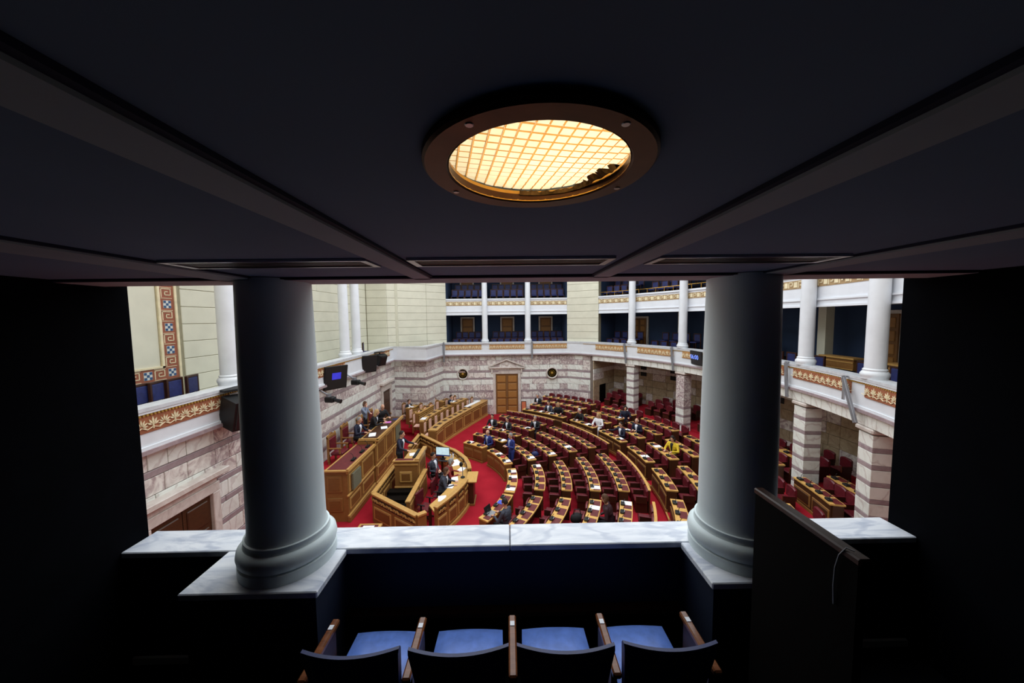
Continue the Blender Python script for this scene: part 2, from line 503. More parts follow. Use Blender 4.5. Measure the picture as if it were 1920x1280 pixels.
# palmette motifs
def fan(n, spread, r, w):
    t = MB()
    for i in range(n):
        a = PI / 2 + (i - (n - 1) / 2) * spread / (n - 1)
        L = r * (1 - .25 * abs(i - (n - 1) / 2) / ((n - 1) / 2))
        d = Vector((math.cos(a), 0, math.sin(a))); s = Vector((-d.z, 0, d.x))
        c = Vector((0, 0, .03)); pts = [c + d * .03, c + d * L * .6 + s * w, c + d * L, c + d * L * .6 - s * w]
        t.add([p + Vector((0, -.012, 0)) for p in pts] + [p + Vector((0, .004, 0)) for p in pts], [(0, 1, 2, 3), (0, 4, 5, 1), (1, 5, 6, 2), (2, 6, 7, 3), (3, 7, 4, 0)])
    return t
pal = fan(9, rad(230), .15, .013).tube([(-.2, -.006, .0), (-.1, -.006, -.035), (0, -.006, .02), (.1, -.006, -.035), (.2, -.006, 0)], .008, 5)
lot = fan(5, rad(120), .17, .018).tube([(0, -.006, -.03), (0, -.006, .1)], .014, 5)
PAL_ME = pal.mesh('palmette', 'relief_cream'); LOT_ME = lot.mesh('lotus_flower', 'relief_cream')
def frieze(parent, p0, p1, mat):
    """inlaid panel with alternating palmettes and lotus flowers, chamber on the right of p0->p1"""
    p0 = Vector(p0); p1 = Vector(p1); L = (p1 - p0).length; t = (p1 - p0) / L; n = Vector((t.y, -t.x)); ang = math.atan2(t.y, t.x)
    c = (p0 + p1) / 2
    pm = inst('frieze_panel', MB().box(-L / 2, L / 2, -.02, .06, 0, .34, .006).mesh('frieze_panel', mat), parent, (c.x, c.y, 4.52), ang)
    k = max(3, int(round(L / .215)));
    for i in range(k):
        q = p0 + t * (L * (i + .5) / k) + n * .022
        inst('palmette' if i % 2 == 0 else 'lotus_flower', PAL_ME if i % 2 == 0 else LOT_ME, parent, (q.x, q.y, 4.61), ang)
for a, c in ((4.9, 8.35), (10.5, 14.3), (16.75, 17.6), (18.1, 19.7)):
    frieze(wp, (-6.85, a), (-6.85, c), 'terracotta')
for a, c in ((-4.2, -1.78), (-1.25, 1.12), (1.65, 4.0)):
    frieze(wp, (a, 22.9 + .15 * (a + 4.35) / 8.4), (c, 22.9 + .15 * (c + 4.35) / 8.4), 'ochre_panel')
for a, c in ((44.1, 34.8), (31.7, 21.9), (19.5, 8.8), (6.6, -3.2), (-5.0, -14.8), (-16.9, -24.5)):
    am = (a + c) / 2
    for u, w in ((a, am), (am, c)):
        frieze(wp, pol(13.715, u)[:2], pol(13.715, w)[:2], 'ochre_panel' if a > 10 else 'terracotta')

# ---- upper left gallery: cream ashlar wall, floor, return wall
wc = struct(MB().box(-8.9, -8.44, 3.0, 20.6, 4.2, 10.0).box(-8.9, -7.2, 20.55, 20.9, 4.2, 10.0), 'wall_left', 'cream_joint')
CC = [(.45, 'cream')] * 11
ashlar(wc, (-8.44, 20.5), (-8.44, 8.95), CC, 9.25, 'cream_block', rnd, side=-1, bandlen=6)
ashlar(wc, (-7.2, 20.55), (-8.4, 20.55), CC, 9.25, 'cream_block', rnd, side=1, bandlen=6)
MB().box(-8.6, -8.40, 3.0, 8.3, 4.3, 10).build('plaster_field', 'cream_stone', wc)
MB().box(-8.6, -8.39, 3.0, 8.75, 4.3, 5.2).build('dado', 'dado_grey', wc)
# mosaic border: meander lines and chequered squares
mz = MB().box(-8.5, -8.385, 8.38, 8.74, 5.2, 9.2).box(-8.5, -8.385, 3.0, 8.38, 5.2, 5.5).build('mosaic_border', 'meander_red', wc)
key = MB()
def seg(mb, pts, w, d):
    for (x0, z0), (x1, z1) in zip(pts[:-1], pts[1:]):
        mb.box(min(x0, x1) - w, max(x0, x1) + w, -d, .004, min(z0, z1) - w, max(z0, z1) + w)
seg(key, [(-.13, -.1), (-.13, .1), (.1, .1), (.1, -.05), (-.04, -.05), (-.04, .03), (.03, .03)], .009, .006)
key.box(-.15, .13, -.006, .004, .125, .137).box(-.15, .13, -.006, .004, -.137, -.125)
KEY_ME = key.mesh('meander_key', 'relief_cream')
chk = MB().box(-.095, .095, -.006, .004, -.095, .095, mi=0)
for sx, sz in ((-1, -1), (-1, 1), (1, 1), (1, -1), (0, 0)):
    chk.box(sx * .06 - .028, sx * .06 + .028, -.012, .002, sz * .06 - .028, sz * .06 + .028, mi=1)
CHK_ME = chk.mesh('chequer_square', ['dado_grey', 'mosaic_blue'])
for i in range(10):
    inst('chequer_square' if i % 2 == 0 else 'meander_key', CHK_ME if i % 2 == 0 else KEY_ME, wc, (-8.383, 8.56, 5.36 + i * .28), PI / 2)
for i in range(1, 13):
    inst('chequer_square' if i % 2 == 0 else 'meander_key', CHK_ME if i % 2 == 0 else KEY_ME, wc, (-8.383, 8.56 - i * .29, 5.35), PI / 2)
MB().box(-8.5, -8.36, 8.74, 8.8, 4.3, 9.3).box(-8.5, -8.36, 8.32, 8.38, 5.5, 9.3).box(-8.5, -8.36, 3, 8.38, 5.5, 5.54).build('border_moulding', 'relief_cream', wc)
tag(MB().box(-8.9, -6.95, 3.0, 20.9, 4.1, 4.25).build('floor', 'dado_grey', None, (0, 0, 0)), kind='structure')
# cream pier beside the far gallery and cream panel right of it
wpier = struct(MB().strip([(-7.35, 20.5), (-5.25, 22.2), (-4.17, 23.25)], .02, .5, 4.2, 10.0), 'wall_far', 'cream_joint')
ashlar(wpier, (-7.3, 20.54), (-5.25, 22.2), CC, 9.25, 'cream_block', rnd, side=-1, bandlen=6)
ashlar(wpier, (-5.25, 22.2), (-4.17, 23.25), CC, 9.25, 'cream_block', rnd, side=-1, bandlen=6)
MB().box(-.07, .07, -.06, .06, 0, 5).build('pier_strip', 'cream_stone', wpier, (0, 0, 0)).location = Vector((-6.75, 20.93, 4.9)) * S
wpan = struct(MB().strip([(4.07, 23.3), (5.9, 22.1)], .02, .5, 4.2, 10.0), 'wall_far', 'cream_joint')
ashlar(wpan, (4.07, 23.3), (5.9, 22.1), CC, 9.25, 'cream_block', rnd, side=-1, bandlen=6)

# ---- far gallery (two storeys)
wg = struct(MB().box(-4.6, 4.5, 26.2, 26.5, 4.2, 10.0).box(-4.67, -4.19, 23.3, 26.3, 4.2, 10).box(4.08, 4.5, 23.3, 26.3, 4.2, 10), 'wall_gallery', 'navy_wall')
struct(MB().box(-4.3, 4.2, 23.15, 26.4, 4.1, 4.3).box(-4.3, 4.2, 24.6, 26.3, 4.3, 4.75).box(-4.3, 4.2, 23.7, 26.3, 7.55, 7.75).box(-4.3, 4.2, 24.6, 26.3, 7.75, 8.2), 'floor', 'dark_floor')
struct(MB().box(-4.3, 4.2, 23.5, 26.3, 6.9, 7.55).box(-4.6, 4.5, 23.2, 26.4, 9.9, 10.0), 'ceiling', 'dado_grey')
wb = struct(MB().box(-4.18, 4.06, 23.3, 23.6, 6.84, 7.95), 'trim_gallery_front', 'white_paint')
MB().box(-4.18, 4.06, 23.25, 23.32, 7.86, 7.95).box(-4.18, 4.06, 23.26, 23.32, 7.05, 7.1).box(-4.18, 4.06, 23.27, 23.32, 6.84, 6.9).build('beam_moulding', 'white_paint', wb)
MEANDER = MB()
seg(MEANDER, [(-.16, -.09), (-.16, .09), (.0, .09), (.0, -.02), (-.08, -.02)], .016, .012)
MEANDER.box(.06, .2, -.012, .004, -.09, .09)
ME_ME = MEANDER.mesh('meander_key', 'relief_cream')
MB().box(-4.16, 4.04, 23.288, 23.32, 7.48, 7.76).build('meander_band', 'meander_tan', wb)
for i in range(20):
    inst('meander_key', ME_ME, wb, (-3.98 + i * .41, 23.288, 7.62), 0)

# ---- curved right gallery
def ring(ra, rb, a0, a1, z0, z1): return MB().arc(ra, rb, a0, a1, z0, z1, 48)
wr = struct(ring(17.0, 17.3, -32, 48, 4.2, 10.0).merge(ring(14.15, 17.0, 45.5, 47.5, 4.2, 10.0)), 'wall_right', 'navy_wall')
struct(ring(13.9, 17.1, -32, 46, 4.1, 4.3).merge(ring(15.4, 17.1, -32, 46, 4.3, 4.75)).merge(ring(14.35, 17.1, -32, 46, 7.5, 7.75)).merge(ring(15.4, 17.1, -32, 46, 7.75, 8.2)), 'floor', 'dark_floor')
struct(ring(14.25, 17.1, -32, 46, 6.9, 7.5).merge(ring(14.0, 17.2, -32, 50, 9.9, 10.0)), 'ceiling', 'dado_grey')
wbr = struct(ring(14.1, 14.4, -32, 45.5, 6.84, 7.95), 'trim_gallery_front', 'white_paint')
ring(14.04, 14.12, -32, 45.5, 7.86, 7.95).merge(ring(14.06, 14.12, -32, 45.5, 7.05, 7.1)).merge(ring(14.06, 14.12, -32, 45.5, 6.84, 6.9)).build('beam_moulding', 'white_paint', wbr)
ring(14.088, 14.12, -31.9, 45.4, 7.48, 7.76).build('meander_band', 'meander_tan', wbr)
dth = math.degrees(.41 / 14.085)
for i in range(46):
    a = 44.6 - i * dth
    inst('meander_key', ME_ME, wbr, pol(14.086, a, 7.62), rad(a - 90))
COLA = [33.9, 20.2, 7.0, -6.1, -16.9]
# brass rail over the upper balustrade
rail = thing('brass_rail', 'thin brass handrail on posts above the curved upper gallery balustrade', 'railing', pol(14.3, 20, 7.95))
MB().tube([pol(14.28, a, 8.2) for a in np.linspace(45, -5, 40)], .018, 6).build('handrail', 'brass', rail)
for a in np.linspace(44.5, -5, 23):
    MB().tube([pol(14.28, a, 7.95), pol(14.28, a, 8.2)], .014, 6).build('rail_post', 'brass', rail)

# ---- lintel, pillars, wall under the right gallery
wlt = struct(ring(13.78, 14.5, -32, 45, 3.78, 4.14), 'trim_lintel', 'grout')
for i in range(44):
    a = 44.3 - i * 1.72
    me = block_mesh('lintel_block', .40, .06, .34, 'marble_light')
    inst('lintel_block', me, wlt, pol(13.775, a, 3.79), rad(a - 90))
struct(ring(14.4, 17.2, -32, 46, 3.95, 4.12), 'ceiling', 'dado_grey')
wub = struct(ring(16.6, 16.9, -32, 46, .7, 4.0).merge(ring(13.85, 16.6, 45, 46, .3, 4.0)), 'wall_right', 'grout')
UB = [(.36, 'beige'), (.36, 'beige'), (.30, 'light'), (.45, 'beige'), (.45, 'beige'), (.45, 'beige'), (.45, 'beige'), (.4, 'beige')]
for i in range(13):
    a = 45 - i * 5.0
    ashlar(wub, pol(16.58, a)[:2], pol(16.58, a - 5)[:2], UB, 3.93, 'beige_block', rnd, side=-1, lens=(.7, 1.0))
ashlar(wub, pol(13.8, 45)[:2], pol(16.55, 45)[:2], UB, 3.93, 'beige_block', rnd, side=-1, lens=(.8, 1.3), skips=[(.75, 1.55, 2.1)])
gv = MB().obox(tuple(pol(14.95, 44.98, 1.4)), (.40, .04, .68), rad(45)).build('side_door', 'near_black_wood', wub)
for a in (39, 37.2, 30, 28.5, 18.5, 17, 9, 5):
    for z in (3.1, 2.68):
        inst('ventilation_grille', block_mesh('ventilation_grille', .42, .06, .26, 'black_plastic'), wub, pol(16.53, a, z), rad(a - 90))
PC = [(.12, 'band'), (.30, 'light')] * 8
for i, a in enumerate(COLA):
    c = pol(14.02, a, .62)
    names = ['farthest striped marble pillar under the curved gallery', 'second striped marble pillar from the far wall', 'striped marble pillar under the curved gallery, third from far wall', 'striped marble pillar right of the big grey column', 'nearest striped marble pillar at the right edge']
    p = thing('marble_pillar', names[i], 'pillar', c, rad(a - 90), 'striped pillars under the curved gallery')
    local(p)
    z = 3.0
    inst('capital', block_mesh('capital', .62, .62, .12, 'marble_frame', .03), p, (0, 0, 3.04))
    k = 0
    while z > 0.02:
        h = min(.12 if k % 2 else .31, z)
        if i == 1 and z > 1.7: mt = 'marble_purple'
        else: mt = 'marble_band' if k % 2 else 'marble_light'
        w = .50
        inst('pillar_block', block_mesh('pillar_block', w, w, h - .006, mt, .008), p, (0, 0, z - h + .003))
        z -= h; k += 1
    ORG[p] = c

# ---- columns of the galleries
prof_base = [(.0, 0), (.27, 0), (.27, .05), (.29, .09), (.29, .14), (.26, .19), (.235, .21), (.245, .23), (.245, .25), (.215, .28)]
def column(loc, label, r=.2, h=5.0, group=None):
    k = r / .215
    c = thing('gallery_column', label, 'column', loc, 0, group)
    local(c)
    MB().lathe([(a * k, z * k) for a, z in prof_base], 28).build('column_base', 'white_stone', c, (0, 0, 0), True)
    n = 10
    MB().lathe([(r * (1 - .12 * (i / n) ** 2), .27 * k + (h - .27 * k) * i / n) for i in range(n + 1)], 28).build('shaft', 'white_stone', c, (0, 0, 0), True)
    ORG[c] = loc
column((-1.54, 23.15, 5.0), 'left white column of the far gallery', .19, 4.9, 'columns of the far gallery')
column((1.37, 23.18, 5.0), 'right white column of the far gallery', .19, 4.9, 'columns of the far gallery')
for a, l in zip(COLA, ['farthest white column of the curved right gallery', 'second white column of the curved gallery, left of grey column', 'white column of the curved gallery hidden behind grey column', 'white column of the curved gallery, right of grey column', 'nearest white column of the curved gallery at right edge']):
    column(pol(13.88, a, 5.0), l, .2, 4.9, 'columns of the curved gallery')
for y, l in ((8.75, 'white column of the left gallery beside the blue chairs'), (10.0, 'white column of the left gallery behind the dark column'), (14.95, 'left one of two white columns close together'), (16.1, 'right one of two white columns close together')):
    column((-7.12, y, 5.0), l, .2, 4.9, 'columns of the left gallery')

# ---- chamber ceiling and near wall (out of sight, they close the room)
struct(MB().box(-9, 15, 2.3, 27, 12.6, 12.9).box(-9, 15, 26.5, 26.8, 9.9, 12.7).box(-9, -8.6, 2.3, 27, 9.9, 12.7).box(13.8, 14.2, 2.3, 27, 9.9, 12.7), 'ceiling', 'cream_stone')
struct(MB().box(-9, -4.3, 2.3, 2.5, 0, 12.7).box(4.3, 15, 2.3, 2.5, 0, 12.7).box(-4.3, 4.3, 2.3, 2.5, 6.9, 12.7).box(-4.3, 4.3, 2.32, 2.5, 0, 4.2), 'wall_near', 'cream_stone')

# ================================================================== OUR BALCONY
XL, XR = -2.72, 2.92
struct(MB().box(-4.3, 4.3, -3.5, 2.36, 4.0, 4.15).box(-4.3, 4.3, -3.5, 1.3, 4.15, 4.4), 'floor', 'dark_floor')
struct(MB().box(XL - .12, XL, -3.5, 2.5, 4.1, 6.95), 'wall_added_left', 'near_black')  # added partition, near black in place of the lens vignette on the left
struct(MB().box(XR, XR + .12, -3.5, 2.5, 4.1, 6.95), 'wall_added_right', 'near_black')  # added likewise on the right to blacken the edge of view
struct(MB().box(-4.3, 4.3, -3.7, -3.4, 4.0, 7.0), 'wall_back', 'near_black')
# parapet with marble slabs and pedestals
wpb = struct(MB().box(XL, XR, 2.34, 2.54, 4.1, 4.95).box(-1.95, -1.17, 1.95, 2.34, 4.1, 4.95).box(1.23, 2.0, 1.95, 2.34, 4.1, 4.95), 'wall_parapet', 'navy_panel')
MB().box(XL, -.006, 2.31, 2.56, 4.955, 5.0, .006).build('marble_slab', 'marble_white', wpb)
MB().box(.0, XR, 2.31, 2.56, 4.955, 5.0, .006).build('marble_slab', 'marble_white', wpb)
MB().box(-1.97, -1.15, 1.93, 2.308, 4.955, 4.998, .006).build('pedestal_slab', 'marble_white', wpb)
MB().box(1.21, 2.02, 1.93, 2.308, 4.955, 4.998, .006).build('pedestal_slab', 'marble_white', wpb)
MB().box(-1.17, 1.23, 2.29, 2.345, 4.15, 4.5).build('baseboard', 'near_black_wood', wpb)
MB().box(-1.16, 1.22, 2.27, 2.345, 4.5, 4.53).build('ledge', 'walnut', wpb)
def big_column(loc, label):
    c = thing('balcony_column', label, 'column', loc, 0, 'balcony columns framing the view')
    local(c)
    MB().lathe([(.0, 0), (.285, 0), (.285, .065), (.272, .07), (.284, .085), (.290, .115), (.284, .15), (.266, .17), (.252, .175), (.245, .19), (.247, .2), (.247, .215), (.232, .22)], 64).build('column_base', 'column_stone', c, (0, 0, 0), True)
    MB().lathe([(.238, .215), (.229, .235), (.226, .3), (.222, .9), (.214, 1.5), (.208, 1.86)], 64).build('shaft', 'column_stone', c, (0, 0, 0), True)
    ORG[c] = loc
big_column((-1.50, 2.24, 4.998), 'large grey round column on a marble pedestal at the left')
big_column((1.545, 2.24, 4.998), 'large grey round column on a marble pedestal at the right')

# ceiling of the balcony
LX, LY, LR = .055, .60, .150
cl = struct(MB().box(-4.3, 4.3, -3.6, 2.3, 7.25, 7.3).box(-4.3, 4.3, 2.10, 2.36, 6.845, 6.97), 'ceiling', 'ceiling_brown')
def panel_hole(x0, x1, y0, y1, z, cx, cy, r, n=48):
    t = MB(); vs = []
    for i in range(n):
        a = 2 * PI * i / n + PI / 4
        d = Vector((math.cos(a), math.sin(a)))
        sx = ((x1 - cx) if d.x > 0 else (cx - x0)) / max(1e-6, abs(d.x)); sy = ((y1 - cy) if d.y > 0 else (cy - y0)) / max(1e-6, abs(d.y))
        k = min(sx, sy)
        vs += [(cx + r * d.x, cy + r * d.y, z), (cx + k * d.x, cy + k * d.y, z)]
    for p in ((x0, y0), (x1, y0), (x1, y1), (x0, y1)):
        vs.append((p[0], p[1], z))
    fs = [(2 * i, 2 * ((i + 1) % n), 2 * ((i + 1) % n) + 1, 2 * i + 1) for i in range(n)]
    for ci, p in enumerate(((x0, y0), (x1, y0), (x1, y1), (x0, y1))):
        ac = math.atan2(p[1] - cy, p[0] - cx) % (2 * PI)
        for i in range(n):
            a0 = (2 * PI * i / n + PI / 4) % (2 * PI); dd = (ac - a0) % (2 * PI)
            if 1e-6 < dd < 2 * PI / n:
                fs.append((2 * i + 1, 2 * ((i + 1) % n) + 1, 2 * n + ci))
    t.add(vs, fs)
    m = len(t.v)
    t.add([(x, y, z + .05) for x, y, _ in vs], fs)
    t.add([], [])
    t.f += [(2 * i, 2 * ((i + 1) % n), 2 * ((i + 1) % n) + m, 2 * i + m) for i in range(n)]; t.m += [0] * n
    return t
panel_hole(-.455, .52, -3.5, 2.1, 6.862, LX, LY, LR + .012).build('ceiling_panel', 'ceiling_blue', cl)
for x0, x1 in ((-1.50, -.577), (.637, 1.53), (XL, -1.735), (1.72, XR)):
    MB().box(x0, x1, -3.5, 2.1, 6.862, 6.92).build('ceiling_panel', 'ceiling_blue', cl)
for x0, x1 in ((-.567, -.466), (.53, .627), (-1.725, -1.51), (1.54, 1.71)):
    MB().box(x0, x1, -3.5, 2.14, 6.845, 6.93).build('ceiling_strip', 'ceiling_brown', cl)
for x0, x1 in ((-.466, -.449), (.514, .53), (-.583, -.567), (.627, .643), (-1.51, -1.494), (1.524, 1.54)):
    MB().box(x0, x1, -3.5, 2.1, 6.852, 6.93).build('gap_shade_bar', 'gap_shade', cl)  # dark bars paint the shade in the gaps beside the strips
MB().box(XL, XR, 2.085, 2.104, 6.85, 6.93).build('gap_shade_bar', 'gap_shade', cl)  # painted shade line along the front edge of the panels
for x0, x1, lb in ((-.43, .47, 'long slot air vent in the ceiling below the round lamp'), (-1.48, -.6, 'long slot air vent in the ceiling panel above left column'), (.66, 1.5, 'long slot air vent in the ceiling panel above right column')):
    vt = thing('ceiling_vent', lb, 'vent', ((x0 + x1) / 2, 1.57, 6.845), 0, 'slot vents in the balcony ceiling')
    MB().box(x0, x1, 1.48, 1.495, 6.85, 6.87).box(x0, x1, 1.645, 1.66, 6.85, 6.87).box(x0, x0 + .03, 1.495, 1.645, 6.85, 6.87).box(x1 - .03, x1, 1.495, 1.645, 6.85, 6.87).build('vent_frame', 'silver', vt)
    for k in range(4):
        MB().box(x0 + .03, x1 - .03, 1.50 + k * .037, 1.527 + k * .037, 6.855, 6.866).build('slat', 'vent_dark', vt)

# recessed round downlight
dl = thing('downlight', 'round recessed ceiling lamp with bronze ring and glowing prismatic glass', 'lamp', (LX, LY, 6.84))
def annulus(ra, rb, z0, z1, n=64, bev=.004):
    return MB().lathe([(ra, z1), (ra, z0 + bev), (ra + bev, z0), (rb - bev, z0), (rb, z0 + bev), (rb, z1)], n, (LX, LY))
t = annulus(LR, .192, 6.848, 6.864)
t.f = t.f[:-2]; t.m = t.m[:-2]
t.build('ring', 'bronze_ring', dl, None, True)
h = MB().lathe([(LR, 6.85), (LR + .002, 6.871)], 48, (LX, LY)); h.f = h.f[:-2]; h.m = h.m[:-2]
h.build('inner_rim', 'brass', dl)
h = MB().lathe([(LR + .04, 6.88), (.2, 7.0), (.2, 7.15), (.02, 7.2)], 48, (LX, LY)); h.f = h.f[:-2]; h.m = h.m[:-2]
h.build('housing', 'white_paint', dl)
for a in (25, 150, 235, 305):
    MB().lathe([(0, 6.8465), (.005, 6.8465), (.006, 6.8475), (.006, 6.85)], 10, (LX + .176 * math.cos(rad(a)), LY + .176 * math.sin(rad(a)))).build('screw', 'silver', dl)
MB().ell((LX + .07, LY + .02, 7.08), (.035, .035, .035), 14, 8).build('bulb', 'bulb_glow', dl)
tp = .0205
tile = MB()
tile.add([(-.5, -.5, 0), (.5, -.5, 0), (.5, .5, 0), (-.5, .5, 0), (-.42, -.42, -.1), (.42, -.42, -.1), (.42, .42, -.1), (-.42, .42, -.1)],
         [(0, 1, 5, 4), (1, 2, 6, 5), (2, 3, 7, 6), (3, 0, 4, 7), (4, 5, 6, 7)])
for q in range(len(tile.v)): tile.v[q] = tuple(c * tp * 1.0 for c in tile.v[q])
tile.m = [1, 1, 1, 1, 0]
TILE_ME = tile.mesh('lens_tile', ['lens_glass', 'lens_seam'])
for i in range(-10, 11):
    for j in range(-10, 11):
        x, y = i * tp, j * tp
        xr, yr = x * math.cos(.2) - y * math.sin(.2), x * math.sin(.2) + y * math.cos(.2)
        if math.hypot(xr, yr) < LR + .024:
            inst('lens_tile', TILE_ME, dl, (LX + xr, LY + yr, 6.874 + .25 * (xr * xr + yr * yr)), .2)
# ragged torn gasket hanging inside the rim
g = MB(); rn = random.Random(5); vs = []; n = 40
for i in range(n + 1):
    a = rad(8 + 92 * i / n)
    wdt = (.006 + .026 * math.exp(-((i / n - .2) ** 2) / .03)) * rn.uniform(.6, 1.3)
    for rr, zz in ((LR - .001, 6.868), (LR - wdt, 6.868 + rn.uniform(-.003, .003)), (LR - wdt * .5, 6.861)):
        vs.append((LX + rr * math.cos(a), LY + rr * math.sin(a), zz))
g.add(vs, [(3 * i + k, 3 * i + 3 + k, 3 * i + 3 + (k + 1) % 3, 3 * i + (k + 1) % 3) for i in range(n) for k in range(3)])
g.build('torn_gasket', 'lens_debris', dl)

# four blue balcony seats
CX = [-1.06, -.535, 0.005, .535, 1.05]
lab = ['leftmost blue leather seat of the balcony front row', 'second blue leather balcony seat from the left', 'third blue leather balcony seat from the left', 'rightmost blue leather seat of the balcony front row']
for i in range(4):
    xm = (CX[i] + CX[i + 1]) / 2; w = (CX[i + 1] - CX[i]) / 2
    c = thing('balcony_seat', lab[i], 'seat', (xm, 1.8, 4.15), 0, 'blue seats in front of the camera')
    t = MB(); n = 8; vs = []       # cushion, slightly domed
    hw = w - .05
    for k in range(n + 1):
        for j in range(n + 1):
            u = -1 + 2 * k / n; v_ = j / n
            e = 1 - max(abs(u), abs(2 * v_ - 1)) ** 6
            vs.append((xm + hw * (1 - .06 * v_) * u, 1.70 + .41 * v_ - .012 * u * u * v_, 4.57 + .03 * e))
    m_ = len(vs); vs += [(x, y, 4.50) for x, y, z in vs]
    fs = [(k * (n + 1) + j, k * (n + 1) + j + 1, (k + 1) * (n + 1) + j + 1, (k + 1) * (n + 1) + j) for k in range(n) for j in range(n)]
    fs += [tuple(q + m_ for q in f[::-1]) for f in fs]
    rim = [j for j in range(n + 1)] + [k * (n + 1) + n for k in range(1, n + 1)] + [n * (n + 1) + j for j in range(n - 1, -1, -1)] + [k * (n + 1) for k in range(n - 1, 0, -1)]
    fs += [(rim[q], rim[(q + 1) % len(rim)], rim[(q + 1) % len(rim)] + m_, rim[q] + m_) for q in range(len(rim))]
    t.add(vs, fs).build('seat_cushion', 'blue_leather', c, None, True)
    t = MB(); vs = []; n = 12; tw = .03 * (1 if i in (0,) else -1 if i == 3 else 0)
    for k in range(n + 1):
        u = -1 + 2 * k / n
        yb = 1.575 - .035 * (1 - u * u); top = 4.968 + .012 * u * u + (u * .006 * (1 if i < 2 else -1))
        bw = w - .022
        for (dy, z) in ((0, 4.52), (.045, 4.52), (.045, top - .03), (.03, top), (.012, top), (0, top - .02)):
            zz = z; xx = xm + u * bw * (.84 + .16 * (z - 4.52) / .45)
            vs.append((xx, yb + dy + (4.95 - z) * .22, zz))
    fs = [(6 * k + q, 6 * k + 6 + q, 6 * k + 6 + (q + 1) % 6, 6 * k + (q + 1) % 6) for k in range(n) for q in range(6)] + [tuple(range(6)), tuple(range(6 * n, 6 * n + 6))[::-1]]
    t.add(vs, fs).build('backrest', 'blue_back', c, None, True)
    for ax in ([CX[i]] if i < 3 else [CX[3], CX[4]]):
        wd = .022
        t = MB().box(ax - wd, ax + wd, 1.60, 1.965, 4.765, 4.80, .008)
        a = t.build('armrest', 'arm_wood', c)
        MB().box(ax - .016, ax + .016, 1.66, 1.92, 4.3, 4.767).build('arm_panel', 'walnut', a)
        MB().box(ax - .013, ax + .013, 1.885, 1.915, 4.8, 4.803).build('number_plate', 'white_paint', a)
    MB().box(xm - .06, xm + .06, 1.72, 1.95, 4.15, 4.5).build('pedestal', 'black_plastic', c)
# dark screen panel on the right and its cable
sp = thing('screen_panel', 'tall dark wooden screen panel in front of the right column', 'panel', (1.32, .7, 4.15))
MB().box(1.30, 1.335, 1.2, 1.73, 4.15, 5.66).build('board', 'near_black_wood', sp)
MB().box(1.295, 1.345, 1.19, 1.74, 5.66, 5.69, .006).build('top_rail', 'walnut', sp)
cb = MB().tube([(1.31, 1.225, 5.70), (1.297, 1.245, 5.70), (1.288, 1.262, 5.66), (1.288, 1.275, 5.6), (1.29, 1.28, 5.52), (1.295, 1.28, 5.44)], .003, 6)
tag(cb.build('cable', 'grey_metal'), 'thin pale cable looping over the dark screen panel', 'cable')
# ================================================================== DOORS AND WALL FITTINGS
def panel_door(parent, x0, x1, z0, z1, y, leaves, rows, mat='door_oak', into=None):
    """raised-panel door leaves facing -Y, as meshes in world space (or mapped by into)"""
    w = (x1 - x0) / leaves
    for l in range(leaves):
        a = x0 + l * w + .01; c = a + w - .02
        mb = MB().box(a, c, y, y + .06, z0, z1)
        if into: mb.v = [into(p) for p in mb.v]
        lf = mb.build('door_leaf', 'oak_panel' if mat == 'door_oak' else mat, parent)
        hs = (z1 - z0 - .1) / rows
        for r in range(rows):
            mb = MB().box(a + .08, c - .08, y - .03, y + .01, z0 + .08 + r * hs, z0 + (r + 1) * hs - .02, .02)
            if into: mb.v = [into(p) for p in mb.v]
            mb.build('door_panel', mat, lf)
        mb = MB().ell(((c - .05) if l == 0 else (a + .05), y - .05, z0 + (z1 - z0) * .42), (.03, .03, .05), 8, 5)
        if into: mb.v = [into(p) for p in mb.v]
        mb.build('door_handle', 'brass', lf)
fy = 23.22
d1 = struct(MB().box(-1.02, .85, fy + .05, fy + .4, 0, 2.98), 'door_1', 'stair_dark')
panel_door(d1, -.86, .66, 0.02, 2.78, fy + .02, 2, 5)
for n_, bx_ in (('door_frame', (-1.06, -.87, fy - .05, fy + .1, 0, 2.80)), ('door_frame', (.67, .86, fy - .05, fy + .1, 0, 2.80)), ('door_lintel', (-1.06, .86, fy - .05, fy + .1, 2.80, 3.02)), ('door_frieze', (-1.0, .80, fy - .03, fy + .1, 3.02, 3.2))):
    MB().box(*bx_, .01).build(n_, 'marble_frame', d1)
MB().box(-1.32, 1.12, fy - .2, fy + .1, 3.2, 3.29, .015).build('pediment_cornice', 'marble_frame', d1)
def tri(x0, x1, zb, za, y0, y1):
    xm = (x0 + x1) / 2
    return MB().add([(x0, y0, zb), (x1, y0, zb), (xm, y0, za), (x0, y1, zb), (x1, y1, zb), (xm, y1, za)], [(0, 1, 2), (5, 4, 3), (0, 3, 4, 1), (1, 4, 5, 2), (2, 5, 3, 0)])
tri(-1.15, .95, 3.29, 3.68, fy - .05, fy + .1).build('pediment_field', 'marble_mix', d1)
for s0, s1 in ((-1.34, -.1), (1.14, -.1)):
    t = MB(); a = Vector((s0, 0, 3.29)); c = Vector((s1, 0, 3.76)); n_ = Vector((0, 0, .09))
    t.add([(a.x, fy - .2, a.z), (c.x, fy - .2, c.z), (c.x, fy - .2, c.z + .09), (a.x, fy - .2, a.z + .09), (a.x, fy + .1, a.z), (c.x, fy + .1, c.z), (c.x, fy + .1, c.z + .09), (a.x, fy + .1, a.z + .09)],
          [(0, 1, 2, 3), (7, 6, 5, 4), (0, 4, 5, 1), (3, 2, 6, 7), (1, 5, 6, 2), (0, 3, 7, 4)])
    t.build('raking_cornice', 'marble_frame', d1)
MB().ell((-.1, fy - .06, 3.46), (.13, .05, .11), 12, 6).build('pediment_rosette', 'marble_frame', d1)
